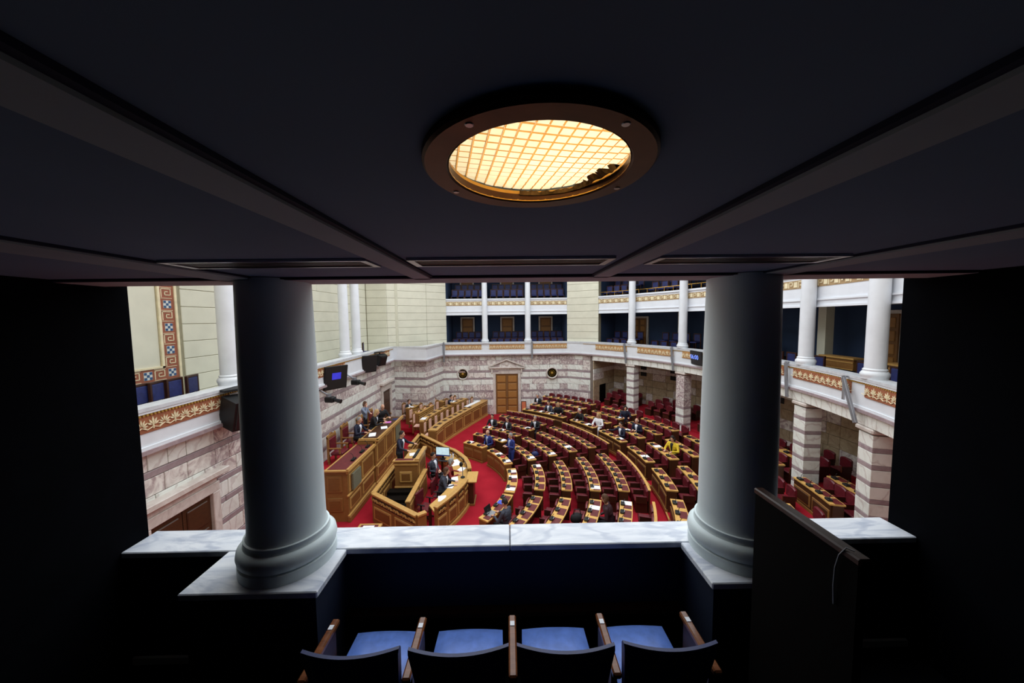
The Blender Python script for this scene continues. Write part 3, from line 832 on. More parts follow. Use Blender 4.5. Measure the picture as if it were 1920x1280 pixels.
for s in (-1.16, .86):
    MB().box(s, s + .1, fy - .14, fy + .05, 2.86, 3.2, .02).build('console_scroll', 'marble_frame', d1)
# left wall doors (mapped to face +X)
def mapl(p): return (-7.0 + .02 - (p[1]), p[0], p[2])
for k, (a, c, zt) in enumerate(((18.72, 19.9, 2.62), (6.4, 7.78, 2.62))):
    d = struct(MB().box(-7.3, -7.02, a - .1, c + .1, 0, zt + .1), 'door_%d' % (k + 2), 'stair_dark')
    panel_door(d, a, c, .02, zt, .0, 2 if k else 1, 4, 'oak_dark', mapl)
    for n_, bx_ in (('door_frame', (-7.05, -6.9, a - .2, a, 0, zt)), ('door_frame', (-7.05, -6.9, c, c + .2, 0, zt)), ('door_lintel', (-7.05, -6.9, a - .2, c + .2, zt, zt + .22)), ('door_frieze', (-7.05, -6.92, a - .15, c + .15, zt + .22, zt + .4)), ('door_cornice', (-7.05, -6.76, a - .34, c + .34, zt + .4, zt + .52))):
        MB().box(*bx_, .012).build(n_, 'marble_frame', d)
# gallery doors
def wood_door(parent, x, y, z0, z1, w):
    MB().box(x - w / 2 - .1, x - w / 2, y - .08, y, z0, z1 + .1).box(x + w / 2, x + w / 2 + .1, y - .08, y, z0, z1 + .1).box(x - w / 2, x + w / 2, y - .08, y, z1, z1 + .1).build('door_frame', 'marble_frame', parent)
    panel_door(parent, x - w / 2, x + w / 2, z0, z1, y - .07, 1, 3)
i = 4
for z0, z1 in ((4.75, 6.62), (8.2, 9.75)):
    for x in (-3.05, -.02, 2.9):
        d = struct(MB().box(x - .4, x + .4, 26.14, 26.2, z0, z1), 'door_%d' % i, 'stair_dark'); i += 1
        wood_door(d, x, 26.14, z0, z1, .86)
def mapr(a, r):
    def f(p):
        v_ = Vector(pol(r, a)); tx = Vector((math.sin(rad(a)), -math.cos(rad(a)), 0)); ny = Vector((math.cos(rad(a)), math.sin(rad(a)), 0))
        q = v_ + tx * p[0] + ny * p[1]; return (q.x, q.y, p[2])
    return f
for a, z0, z1 in ((39, 4.75, 6.5), (-3.5, 4.75, 6.6), (-9, .74, 3.3)):
    mp_ = mapr(a, 16.98 if z0 > 2 else 16.55)
    fr = MB().box(-.6, .6, -.12, .0, z0, z1 + .12); fr.v = [mp_(p) for p in fr.v]
    d = tag(fr.build('door_%d' % i, 'marble_frame', None, (0, 0, 0)), kind='structure'); i += 1
    panel_door(d, -.48, .48, z0, z1, -.17, 2, 4, 'door_oak', mp_)
# cream posts inside the curved gallery
for k, a in enumerate((27.5, 1.5, -13.0)):
    w_ = MB().obox(pol(16.2, a, 5.6), (.16, .16, 1.3), rad(a))
    tag(w_.build('trim_gallery_post', 'cream_stone', None, (0, 0, 0)), kind='structure')
# round medallions
for x, lb in ((-3.1, 'round gilded medallion on the marble wall left of double door'), (3.0, 'round gilded medallion on the marble wall right of double door')):
    md = thing('medallion', lb, 'medallion', (x, 23.15, 2.45), 0, 'wall medallions')
    rot = Matrix.Translation((x, 23.16, 2.84)) @ Matrix.Rotation(PI / 2, 4, 'X')
    MB().merge(MB().lathe([(.31, 0), (.31, .05), (.34, .09), (.38, .09), (.41, .05), (.41, 0)], 32), rot).build('rim', 'marble_frame', md, None, True)
    MB().merge(MB().lathe([(0, .03), (.33, .03)], 32), rot).build('disc', 'medallion_dark', md)
    t = MB()
    for k in range(12):
        a = 2 * PI * k / 12
        t.merge(MB().box(.12, .26, -.007, .007, .03, .05), rot @ Matrix.Rotation(a, 4, 'Z'))
    t.merge(MB().lathe([(0, .07), (.07, .06), (.09, .03)], 16), rot)
    t.build('gilt_star', 'gold', md)

# monitors, loudspeakers, cameras and brackets on the parapet
def monitor(c, rz, w, h, label, logo=None, tilt=.2):
    m_ = thing('wall_monitor', label, 'monitor', c, rz, 'screens hung on the parapet')
    local(m_)
    R = Matrix.Rotation(tilt, 4, 'X')
    MB().merge(MB().box(-w / 2, w / 2, 0, .07, -h / 2, h / 2, .01), R).build('housing', 'black_plastic', m_)
    MB().merge(MB().box(-w / 2 + .03, w / 2 - .03, -.006, .004, -h / 2 + .04, h / 2 - .03), R).build('screen', 'screen_dark', m_)
    MB().box(-.05, .05, .05, .22, -.05, .05).build('wall_bracket', 'grey_metal', m_)
    if logo:
        MB().merge(MB().box(-.16, .18, -.012, -.004, -.06, .2), R).build('screen_picture', 'screen_blue', m_)
    ORG[m_] = c
    return m_
def mrot(x, y): return PI / 2
monitor((-6.55, 12.95, 4.42), PI / 2 - .62, .88, .92, 'large dark monitor with a glowing blue picture on left parapet', True)
monitor((-6.6, 16.25, 4.50), PI / 2 - .7, .74, .84, 'dark blank monitor hung on the left parapet below white column')
ck = monitor(pol(13.55, 15.4, 4.62), rad(15.4 - 90) - .25, .95, .66, 'dark clock screen showing 06:00 on the curved parapet', tilt=.12)
cu = bpy.data.curves.new('digits', 'FONT'); cu.body = '06:00'; cu.size = .3 * S; cu.align_x = 'CENTER'; cu.align_y = 'CENTER'; cu.extrude = .002
tmp = bpy.data.objects.new('tmp', cu); COL.objects.link(tmp)
bpy.context.view_layer.update()
tm = bpy.data.meshes.new_from_object(tmp.evaluated_get(bpy.context.evaluated_depsgraph_get()))
bpy.data.objects.remove(tmp)
tm.materials.clear(); tm.materials.append(MATS['clock_digits'])
dg_ = bpy.data.objects.new('clock_digits', tm); COL.objects.link(dg_); dg_.parent = ck
dg_.location = Vector((-.12, -.016, .03)) * S; dg_.rotation_euler = (PI / 2 + .12, 0, 0)
def speaker(c, rz, k, label):
    s_ = thing('loudspeaker', label, 'loudspeaker', c, rz, 'loudspeakers on the parapet')
    local(s_)
    R = Matrix.Rotation(.35, 4, 'X')
    t = MB(); p = [(-.24, -.16), (.24, -.16), (.32, .2), (-.32, .2)]
    t.merge(MB().prism([(a * k, b_ * k) for a, b_ in p], -.3 * k, .3 * k), R).build('cabinet', 'black_plastic', s_)
    MB().merge(MB().box(-.2 * k, .2 * k, -.175 * k, -.155 * k, -.26 * k, .26 * k, .01), R).build('grille', 'console_black', s_)
    MB().box(-.3 * k, .3 * k, .0, .35 * k, .42 * k, .46 * k).tube([(0, .1 * k, .2 * k), (0, .15 * k, .44 * k)], .03 * k, 8).build('mounting_arm', 'black_plastic', s_)
    ORG[s_] = c
speaker((-6.42, 8.25, 4.42), PI / 2 - .5, 1.25, 'black loudspeaker on the left parapet beside the big column')
speaker((-6.5, 17.5, 4.55), PI / 2 - .5, .9, 'small black loudspeaker on the left parapet beyond the monitors')
def tv_camera(c, rz, label):
    s_ = thing('video_camera', label, 'camera', c, rz, 'remote cameras on the left parapet')
    local(s_)
    MB().box(-.12, .12, -.18, .16, -.1, .1, .03).build('camera_body', 'black_plastic', s_)
    MB().tube([(0, -.16, 0), (0, -.38, -.05), (0, -.44, -.06)], [.06, .07, .08], 12).build('camera_lens', 'console_black', s_)
    MB().box(-.08, .08, .0, .1, .1, .2).tube([(0, .05, .15), (0, .56, .4)], .03, 8).build('mounting_arm', 'grey_metal', s_)
    ORG[s_] = c
tv_camera((-6.45, 14.35, 3.98), PI / 2 - .2, 'black video camera under the parapet between the two monitors')
tv_camera((-6.45, 12.25, 3.75), PI / 2 - .2, 'black video camera under the large monitor')
def bracket(p, rz, L, tilt, label):
    s_ = thing('grey_bracket', label, 'bracket', p, rz, 'grey arms on the parapet')
    local(s_)
    MB().merge(MB().box(-.055, .055, -.1, -.04, -L, 0, .008), Matrix.Rotation(tilt, 4, 'Y')).build('arm', 'grey_metal', s_)
    MB().box(-.04, .04, -.06, -.03, -.6, .04).build('back_bar', 'silver', s_)
    MB().box(-.03, .03, -.09, .03, .0, .04).build('clamp', 'grey_metal', s_)
    ORG[s_] = p
bracket((-4.28, 22.8, 5.02), 0, 1.3, 0, 'tall grey metal arm on the parapet left of far gallery')
bracket((1.62, 22.95, 5.02), 0, 1.15, 0, 'slim grey metal arm on the far parapet right of the column')
bracket(pol(13.66, 35.2, 5.0), rad(35.2 - 90), 1.15, -.12, 'grey metal arm on curved parapet near the farthest column')
bracket(pol(13.66, 22.0, 5.0), rad(22 - 90), 1.2, -.12, 'grey metal arm on curved parapet beside the clock screen')
bracket(pol(13.66, -4.2, 5.0), rad(-4.2 - 90), 1.15, -.1, 'grey metal arm just right of the big right column')
bracket(pol(13.62, -14.6, 4.93), rad(-14.6 - 90), 1.2, -.45, 'slanting grey metal arm on the parapet at right')
# easel board by the double door
eb = thing('notice_board', 'small framed orange board standing beside the double door', 'board', (1.05, 22.7, 0))
MB().box(.86, 1.2, 22.72, 22.76, .3, 1.0, .01).build('frame', 'oak_dark', eb)
MB().box(.9, 1.16, 22.70, 22.73, .36, .96).build('sheet', 'orange_board', eb)
for x in (.88, 1.18): MB().tube([(x, 22.75, 0), (x, 22.75, .3)], .015, 6).build('leg', 'oak_dark', eb)
# flag by the left wall
fl = thing('flag', 'blue and white flag hanging from a pole behind the dark column', 'flag', (-6.5, 8.55, 0))
MB().tube([(-6.55, 8.6, 0), (-6.55, 8.6, 2.9)], .025, 8).build('pole', 'gold', fl)
MB().lathe([(0, 0), (.16, 0), (.16, .04), (.04, .08)], 16, (-6.55, 8.6)).build('stand', 'gold', fl)
for k in range(6):
    t = MB(); vs = []
    for j in range(9):
        for s in range(3):
            a = k + s / 2
            vs.append((-6.53 + .04 * a + .01 * math.sin(j + a), 8.58 + .06 * math.sin(a * 2.4) - .012 * a, 2.8 - 1.5 * j / 8 - .03 * a))
    t.add(vs, [(3 * j + s, 3 * j + 3 + s, 3 * j + 4 + s, 3 * j + 1 + s) for j in range(8) for s in range(2)])
    t.build('stripe', 'flag_blue' if k % 2 == 0 else 'flag_white', fl)

fl.location = Vector((-6.58, 8.52, 0)) * S
# ================================================================== DAIS
da = thing('presidium_dais', 'tall panelled oak dais with raised middle desk along the left wall', 'dais', (-5.7, 13.5, 0))
MB().box(-6.95, -5.35, 10.95, 16.3, 0, 1.3).build('platform', 'oak_panel', da)
MB().box(-6.94, -5.9, 10.96, 16.29, 1.3, 1.31).build('platform_carpet', 'carpet_red', da)
MB().box(-5.42, -5.28, 10.85, 13.1, 0, 1.72).box(-6.1, -5.42, 10.85, 10.97, 0, 1.72).build('lower_front', 'oak_mid', da)
MB().box(-5.42, -5.22, 13.05, 16.25, 0, 1.9).box(-5.9, -5.42, 13.05, 13.15, 1.3, 1.9).build('upper_front', 'oak_mid', da)
def ledge(x0, x1, y0, y1, z, th=.06):
    return MB().box(x0, x1, y0, y1, z - th, z, .012)
ledge(-6.0, -5.18, 10.76, 13.1, 1.76).build('lower_desk_top', 'oak_light', da)
MB().box(-5.92, -5.28, 10.84, 13.05, 1.755, 1.766).build('leather_inlay', 'burgundy_pad', da)
MB().box(-5.27, -5.19, 10.76, 13.1, 1.755, 1.80).build('desk_rim', 'oak_light', da)
ledge(-5.86, -5.08, 13.05, 16.25, 1.94, .07).build('upper_desk_top', 'oak_light', da)
MB().box(-5.16, -5.08, 13.05, 16.25, 1.94, 2.0, .01).box(-5.86, -5.08, 13.05, 13.12, 1.94, 1.99, .01).build('desk_rim', 'oak_light', da)
MB().box(-5.78, -5.2, 13.18, 16.2, 1.935, 1.945).build('leather_inlay', 'oak_dark', da)
def side_panels(parent, x, ys, zs, mat='oak_panel'):
    """raised panels on a face looking +X"""
    for (a, c) in ys:
        for (z0, z1) in zs:
            f = MB().box(x, x + .03, a, c, z0, z1, .012).build('panel_moulding', 'oak_light', parent)
            MB().box(x, x + .04, a + .06, c - .06, z0 + .05, z1 - .05, .015).build('panel', mat, f)
side_panels(da, -5.29, ((10.95, 11.75), (11.95, 12.95)), ((.95, 1.55), (.35, .75)))
side_panels(da, -5.23, ((13.2, 14.0), (14.2, 15.0), (15.25, 16.1)), ((1.0, 1.75), (.4, .8)))
for z in (.18, .85, 1.62):
    MB().box(-5.3, -5.23, 10.8, 13.1, z, z + .06, .01).build('plinth_moulding', 'oak_light', da)
    MB().box(-5.3, -5.18, 13.05, 16.28, z + (.18 if z > 1 else 0), z + .06 + (.18 if z > 1 else 0), .01).build('plinth_moulding', 'oak_light', da)
MB().box(-5.3, -5.2, 10.8, 16.3, 0, .18, .01).build('plinth', 'oak_mid', da)
for z0, z1 in ((1.0, 1.55), (.35, .8)):
    f = MB().box(-5.95, -5.45, 10.82, 10.86, z0, z1, .012).build('panel_moulding', 'oak_mid', da)
    MB().box(-5.88, -5.52, 10.81, 10.85, z0 + .06, z1 - .06, .01).build('panel', 'oak_panel', f)
for y, z0, z1 in ((11.35, .98, 1.52), (15.68, 1.05, 1.7)):
    MB().box(-5.24, -5.175, y - .3, y + .3, z0, z1).build('speaker_grille', 'tweed', da)
for y in (11.6, 12.3, 12.8):
    MB().box(-5.45, -5.35, y - .12, y + .12, 1.766, 1.82).tube([(-5.4, y, 1.8), (-5.42, y, 1.95), (-5.5, y, 2.02)], .008, 5).build('desk_microphone', 'black_plastic', da)
# presidium chairs
def presidium_chair(x, y, label):
    c = thing('presidium_chair', label, 'chair', (x, y, 1.31), -PI / 2, 'high red leather chairs behind the dais')
    local(c)
    MB().box(-.25, .25, -.22, .24, .33, .44, .03).build('seat', 'burgundy_leather', c)
    MB().box(-.24, .24, -.30, -.22, .46, .95, .025).build('backrest', 'burgundy_leather', c)
    MB().box(-.29, -.23, -.32, -.24, .1, 1.02, .01).box(.23, .29, -.32, -.24, .1, 1.02, .01).box(-.29, .29, -.33, -.25, .95, 1.06, .015).build('back_frame', 'oak_mid', c)
    tri(-.2, .2, 1.05, 1.14, -.31, -.27).build('crest', 'oak_mid', c)
    for s in (-1, 1):
        MB().ell((s * .26, -.28, 1.07), (.03, .03, .04), 8, 5).build('finial', 'gold', c)
        MB().box(s * .27 - .03, s * .27 + .03, -.26, .2, .58, .63, .012).box(s * .27 - .025, s * .27 + .025, .12, .17, .4, .6).build('armrest', 'oak_mid', c)
        for yy in (-.27, .18):
            MB().box(s * .24 - .03, s * .24 + .03, yy - .03, yy + .03, 0, .36).build('leg', 'oak_mid', c)
    ORG[c] = (x, y, 1.31)
presidium_chair(-6.35, 12.55, 'empty red leather high chair at the near end of dais')
presidium_chair(-6.42, 13.7, 'red leather high chair of the grey-haired man on the dais')
presidium_chair(-6.25, 14.75, 'red leather high chair of the fair-haired woman on the dais')
presidium_chair(-6.25, 15.85, 'red leather high chair of the bald man on the dais')

# ================================================================== ROSTRUM AND BALUSTRADES
def wall_seg(parent, p0, p1, z0, z1, th, name, mat, zb0=None, zb1=None):
    """upright board between plan points; the top may fall from z1 (at p0) to zb1 (at p1)"""
    p0 = Vector(p0); p1 = Vector(p1); t = (p1 - p0).normalized(); n = Vector((-t.y, t.x)) * th / 2
    zb1 = z1 if zb1 is None else zb1; zb0 = z0 if zb0 is None else zb0
    q = [p0 + n, p1 + n, p1 - n, p0 - n]
    vs = [(q[0].x, q[0].y, z0), (q[1].x, q[1].y, zb0), (q[2].x, q[2].y, zb0), (q[3].x, q[3].y, z0), (q[0].x, q[0].y, z1), (q[1].x, q[1].y, zb1), (q[2].x, q[2].y, zb1), (q[3].x, q[3].y, z1)]
    return MB().add(vs, [(3, 2, 1, 0), (4, 5, 6, 7), (0, 1, 5, 4), (1, 2, 6, 5), (2, 3, 7, 6), (3, 0, 4, 7)]).build(name, mat, parent)
_scroll = MB()
for k in range(5):
    a = k * 1.25
    _scroll.tube([(-.13 + .05 * math.cos(a + u) * (1 + k * .2) + k * .05, 0, .03 * math.sin(a * 1.7 + u * 2) + .02 * math.cos(u * 3 + k)) for u in np.linspace(0, 4.2, 7)], [.006, .012, .016, .018, .015, .01, .004], 5)
for k in range(4):
    _scroll.ell((-.1 + k * .07, 0, .035 * (-1) ** k), (.03, .016, .018), 7, 4)
SCROLL_ME = _scroll.mesh('carved_scroll', 'oak_light')
def carve(parent, p0, p1, z0, z1, side, th, step=.34):
    """dark carved strip with leaf scrolls on one face of a board"""
    p0 = Vector(p0); p1 = Vector(p1); L = (p1 - p0).length; t = (p1 - p0) / L; n = Vector((-t.y, t.x)) * side
    k = max(1, int(L / step))
    sp_ = p0 + n * (th / 2 + .004); e_ = p1 + n * (th / 2 + .004)
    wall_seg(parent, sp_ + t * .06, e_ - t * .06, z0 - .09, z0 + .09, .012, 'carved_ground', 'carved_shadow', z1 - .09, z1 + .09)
    for i in range(k):
        s = (i + .5) / k
        q = p0.lerp(p1, s) + n * (th / 2 + .012)
        inst('carved_scroll', SCROLL_ME, parent, (q.x, q.y, z0 + (z1 - z0) * s), math.atan2(t.y, t.x))
def balustrade(p0, p1, z0, z1, label, sides, panels=2, carved=True, th=.09):
    b_ = thing('balustrade', label, 'balustrade', ((p0[0] + p1[0]) / 2, (p0[1] + p1[1]) / 2, 0), 0, 'carved oak balustrades round the rostrum')
    wall_seg(b_, p0, p1, 0, z0 - .04, th, 'board', 'oak_mid', 0, z1 - .04)
    wall_seg(b_, p0, p1, z0 - .05, z0, th + .07, 'handrail', 'oak_light', z1 - .05, z1)
    P0 = Vector(p0); P1 = Vector(p1); L = (P1 - P0).length; t = (P1 - P0) / L; n = Vector((-t.y, t.x)); a = math.atan2(t.y, t.x)
    for s in sides:
        if carved: carve(b_, p0, p1, z0 - .2, z1 - .2, s, th)
        w = L / panels
        for i in range(panels):
            q = P0 + t * (w * (i + .5)) + n * s * (th / 2)
            zt = min(z0, z1) - (.34 if carved else .14)
            f = inst('panel_moulding', MB().box(-w * .42, w * .42, -.018, .018, 0, zt - .16, .01).mesh('panel_moulding', 'oak_light'), b_, (q.x, q.y, .14), a)
            ORG[f] = (0, 0, 0)
            inst('panel', MB().box(-w * .36, w * .36, -.026, .026, .05, zt - .21, .012).mesh('panel', 'oak_panel'), f, (0, 0, 0), 0)
    return b_
balustrade((-4.46, 10.85), (-4.46, 13.0), .97, .97, 'carved oak balustrade running from rostrum to the near corner', (-1, 1), 3)
balustrade((-4.46, 10.85), (-2.72, 9.62), .97, .92, 'slanting carved oak balustrade nearest the marble parapet', (-1,), 2)
balustrade((-2.72, 9.62), (-2.5, 9.8), .92, .92, 'short return at the end of nearest carved balustrade', (), 1, False)
balustrade((-3.2, 10.35), (-3.2, 12.7), .92, .92, 'plain panelled oak balustrade right of the rostrum stair', (-1,), 2, False)
balustrade((-4.44, 14.9), (-4.42, 16.6), .97, .97, 'carved oak balustrade behind the rostrum', (-1,), 2)
balustrade((-4.42, 16.6), (-2.64, 14.65), .97, .97, 'slanting carved oak balustrade in front of ministers bench', (-1, 1), 2)
sw = thing('stair_flight', 'dark stair leading up into the rostrum between balustrades', 'stairs', (-3.8, 11.4, 0))
for k in range(4):
    MB().box(-4.4, -3.26, 10.9 + k * .32, 12.15, 0, .11 + k * .11).build('step', 'stair_dark', sw)
ro = thing('speaker_rostrum', 'oak speaker rostrum with panelled front and desk top', 'rostrum', (-3.75, 12.75, 0))
MB().box(-4.1, -3.42, 12.22, 13.3, 0, .62).build('rostrum_floor', 'oak_dark', ro)
MB().box(-4.18, -3.44, 12.14, 12.22, .46, 1.46).build('near_panel', 'oak_mid', ro)
MB().box(-3.44, -3.34, 12.14, 13.32, 0, 1.5).build('front_panel', 'oak_mid', ro)
MB().box(-4.18, -3.44, 13.26, 13.32, 0, 1.46).build('far_panel', 'oak_mid', ro)
MB().box(-4.24, -3.28, 12.08, 12.3, 1.44, 1.5, .012).build('near_ledge', 'oak_light', ro)
MB().box(-4.16, -3.5, 12.12, 12.27, 1.5, 1.506).build('ledge_inlay', 'burgundy_pad', ro)
MB().box(-3.92, -3.38, 12.3, 13.3, 1.38, 1.46, .01).build('desk_top', 'oak_top', ro)
MB().box(-3.44, -3.28, 12.1, 13.36, 1.46, 1.56, .012).build('front_rim', 'oak_light', ro)
MB().box(-4.0, -3.55, 12.10, 12.14, .68, 1.08, .012).build('panel_moulding', 'oak_light', ro)
MB().box(-3.93, -3.62, 12.09, 12.13, .75, 1.01, .01).build('panel', 'oak_panel', ro)
for z in (.46, 1.3): MB().box(-4.2, -3.32, 12.11, 12.15, z, z + .07, .01).build('plinth_moulding', 'oak_light', ro)
for z0, z1 in ((.2, .75), (.85, 1.4)):
    MB().box(-3.345, -3.315, 12.25, 13.2, z0, z1, .012).build('panel_moulding', 'oak_light', ro)
    MB().box(-3.345, -3.305, 12.33, 13.12, z0 + .07, z1 - .07, .01).build('panel', 'oak_panel', ro)
MB().box(-3.6, -3.5, 12.4, 13.2, 1.46, 1.5).build('microphone_strip', 'black_plastic', ro)

# ================================================================== STENOGRAPHERS' TABLE
SX, SY = -3.72, 12.2
def arc_pts(cx, cy, r, a0, a1, n): return [(cx + r * math.cos(rad(a)), cy + r * math.sin(rad(a))) for a in np.linspace(a0, a1, n)]
st = thing('stenographers_table', 'curved oak table with carved front in the well of the chamber', 'table', (-2, 12.2, 0))
near_o = [(-2.2, 9.85), (-1.95, 10.3), (-1.72, 10.8), (-1.55, 11.3), (-1.48, 11.65)]
far_o = [(-1.46, 12.5), (-1.55, 12.95), (-1.74, 13.5), (-2.05, 14.0), (-2.35, 14.4), (-2.6, 14.62)]
def inward(pts, d):
    c = Vector((-3.7, 12.2)); return [tuple(Vector(p) + (c - Vector(p)).normalized() * d) for p in pts]
full = near_o + far_o
for pts, nm in ((near_o, 'near_front'), (far_o, 'far_front')):
    f = MB().strip(pts, 0, .08, 0, .98).build(nm, 'oak_mid', st)
    MB().strip(pts, -.035, .11, .95, 1.0).build('top_rail', 'oak_light', f)
    MB().strip(pts, -.06, .02, 0, .12).build('plinth', 'oak_light', f)
    for p, q in zip(pts[:-1], pts[1:]):
        P = Vector(p).lerp(Vector(q), .08); Q = Vector(p).lerp(Vector(q), .92)
        carve(f, P, Q, .8, .8, -1, .04, .3)
        carve(f, P, Q, .84, .84, 1, .2, .3)
        t = (Q - P).normalized(); n = Vector((t.y, -t.x)); m_ = (P + Q) / 2 + n * .0; L = (Q - P).length
        inst('panel_moulding', block_mesh('panel_moulding', L * .94, .05, .44, 'oak_light', .01), f, (m_.x, m_.y, .18), math.atan2(t.y, t.x))
        inst('panel', block_mesh('panel', L * .8, .07, .34, 'oak_panel', .012), f, (m_.x, m_.y, .23), math.atan2(t.y, t.x))
inn = inward(full, .62)
top = [p for p in inward(full, .06)]
poly = top + inn[::-1]
t = MB(); n = len(top)
t.strip(top, 0.0, .0, .74, .78)
t = MB(); vs = []
for a, c in zip(top, inn):
    vs += [(a[0], a[1], .78), (c[0], c[1], .78), (a[0], a[1], .73), (c[0], c[1], .73)]
fs = []
for i in range(n - 1):
    k = 4 * i
    fs += [(k, k + 1, k + 5, k + 4), (k + 2, k + 6, k + 7, k + 3), (k + 1, k + 3, k + 7, k + 5), (k, k + 4, k + 6, k + 2)]
fs += [(0, 2, 3, 1), (4 * n - 4, 4 * n - 3, 4 * n - 1, 4 * n - 2)]
t.add(vs, fs).build('table_top', 'oak_top', st)
for i in (0, 5, n - 1):
    MB().box(inn[i][0] - .02, inn[i][0] + .06, inn[i][1] - .03, inn[i][1] + .05, 0, .73).build('leg', 'oak_dark', st)
wt = thing('wing_table', 'small square oak side table in front of stenographers table', 'table', (-1.3, 12.05, 0))
MB().box(-1.55, -1.16, 11.6, 12.42, .86, .91, .01).build('table_top', 'oak_top', wt)
MB().box(-1.46, -1.28, 11.7, 12.3, .06, .86).build('cabinet', 'oak_dark', wt)
MB().box(-1.5, -1.24, 11.66, 12.34, 0, .06).build('plinth', 'oak_mid', wt)
mo = thing('computer_monitor', 'computer monitor with bright screen on stenographers table', 'monitor', (-2.75, 14.0, .78))
R = Matrix.Translation((-2.78, 13.95, 1.08)) @ Matrix.Rotation(rad(-12), 4, 'Z')
MB().merge(MB().box(-.3, .3, 0, .03, -.17, .19, .008), R).build('housing', 'black_plastic', mo)
MB().merge(MB().box(-.285, .285, -.006, .003, -.14, .175), R).build('screen', 'screen_white', mo)
MB().merge(MB().box(-.3, .3, -.004, .01, -.19, -.15), R).build('bezel', 'flag_blue', mo)
MB().merge(MB().box(-.04, .04, .02, .05, -.3, -.1).box(-.12, .12, -.06, .1, -.3, -.285), R).build('stand', 'black_plastic', mo)
kb = MB().obox((-2.72, 13.7, .79), (.2, .07, .012), rad(-12), .005)
tag(kb.build('keyboard', 'console_black'), 'black keyboard below the bright computer monitor', 'keyboard')
for (x, y, rz_, w, h, lb) in ((-2.2, 13.5, .5, .2, .28, 'scattered white papers on table near water bottle'), (-1.85, 12.9, -.4, .12, .16, 'white papers on table behind the upright microphone'), (-2.0, 12.1, .2, .12, .16, 'white paper in front of the grey-jacketed woman'), (-2.2, 10.75, .2, .13, .17, 'white sheet at the near end of stenographers table'), (-2.05, 11.55, -.2, .1, .14, 'small white notepad beside the table microphone')):
    tag(MB().obox((x, y, .786), (w, h, .005), rz_).build('paper_sheet', 'paper'), lb, 'paper')
bt = thing('water_bottle', 'clear water bottle beside the computer monitor', 'bottle', (-2.36, 14.0, .78))
MB().lathe([(0, 0), (.035, 0), (.035, .14), (.015, .18), (.015, .2)], 12).build('body', 'flag_white', local(bt))
MB().lathe([(.017, .2), (.017, .225), (0, .225)], 12).build('cap', 'flag_blue', bt)
cp = thing('glass_cup', 'drinking glass between monitor and water bottle', 'glass', (-2.5, 14.12, .78))
MB().lathe([(0, 0), (.035, 0), (.04, .12), (.034, .12), (.03, .01)], 14).build('cup', 'flag_white', local(cp))
gm = thing('table_microphone', 'tall black gooseneck microphone on the stenographers table', 'microphone', (-1.72, 12.2, .78))
local(gm)
MB().lathe([(0, 0), (.08, 0), (.08, .03), (.02, .05)], 16).build('base', 'black_plastic', gm)
MB().tube([(0, 0, .03), (0, 0, .35), (-.03, 0, .45)], .015, 8).build('neck', 'grey_metal', gm)
MB().ell((-.05, 0, .5), (.07, .07, .09), 12, 8).build('foam_head', 'black_plastic', gm)

# office chairs of the stenographers
def office_chair(x, y, rz_, label):
    c = thing('swivel_chair', label, 'chair', (x, y, 0), rz_, 'red leather swivel chairs in the well')
    local(c)
    MB().box(-.23, .23, -.2, .24, .38, .46, .03).build('seat', 'burgundy_leather', c)
    MB().box(-.22, .22, -.27, -.2, .46, .95, .03).build('backrest', 'burgundy_leather', c)
    MB().tube([(0, 0, .08), (0, 0, .4)], .03, 8).build('gas_lift', 'black_plastic', c)
    for k in range(5):
        a = 2 * PI * k / 5
        MB().tube([(0, 0, .08), (.24 * math.cos(a), .24 * math.sin(a), .04)], [.025, .018], 6).ell((.25 * math.cos(a), .25 * math.sin(a), .025), (.025, .025, .025), 6, 4).build('castor_leg', 'black_plastic', c)
    for s in (-1, 1):
        MB().box(s * .25 - .02, s * .25 + .02, -.15, .14, .6, .63, .01).box(s * .25 - .015, s * .25 + .015, -.03, .02, .4, .6).build('armrest', 'black_plastic', c)
    ORG[c] = (x, y, 0)
office_chair(-2.95, 13.1, rad(-70), 'red swivel chair of the man leaning back by the monitor')
office_chair(-2.5, 12.55, rad(-85), 'red swivel chair of the person in the red jacket')
office_chair(-2.48, 11.75, rad(-95), 'red swivel chair of the woman in the grey jacket')
office_chair(-2.78, 10.9, rad(-110), 'empty red swivel chair at the near end of stenographers table')

# ================================================================== MINISTERS' BENCHES
f_top = [(-3.62, 16.75), (-3.42, 17.9), (-3.02, 19.05), (-2.52, 20.35), (-2.0, 21.6), (-1.42, 23.0)]
def smooth_pts(p, m=4):
    out = []
    for i in range(len(p) - 1):
        a = Vector(p[max(i - 1, 0)]); b_ = Vector(p[i]); c = Vector(p[i + 1]); d = Vector(p[min(i + 2, len(p) - 1)])
        for k in range(m):
            u = k / m
            out.append(tuple(.5 * ((2 * b_) + (c - a) * u + (2 * a - 5 * b_ + 4 * c - d) * u * u + (3 * b_ - a - 3 * c + d) * u ** 3)))
    return out + [tuple(p[-1])]
def offs(p, d):
    out = []
    for i in range(len(p)):
        t = (Vector(p[min(i + 1, len(p) - 1)]) - Vector(p[max(i - 1, 0)])).normalized()
        out.append(tuple(Vector(p[i]) + Vector((-t.y, t.x)) * d))
    return out
def length_pts(p):
    s = [0]
    for a, c in zip(p[:-1], p[1:]): s.append(s[-1] + (Vector(c) - Vector(a)).length)
    return s
def at_s(p, s, u):
    d = u * s[-1]
    for i in range(len(p) - 1):
        if s[i + 1] >= d or i == len(p) - 2:
            k = (d - s[i]) / (s[i + 1] - s[i]); a = Vector(p[i]); c = Vector(p[i + 1]); t = (c - a).normalized()
            return a.lerp(c, k), t
FP = smooth_pts(f_top)
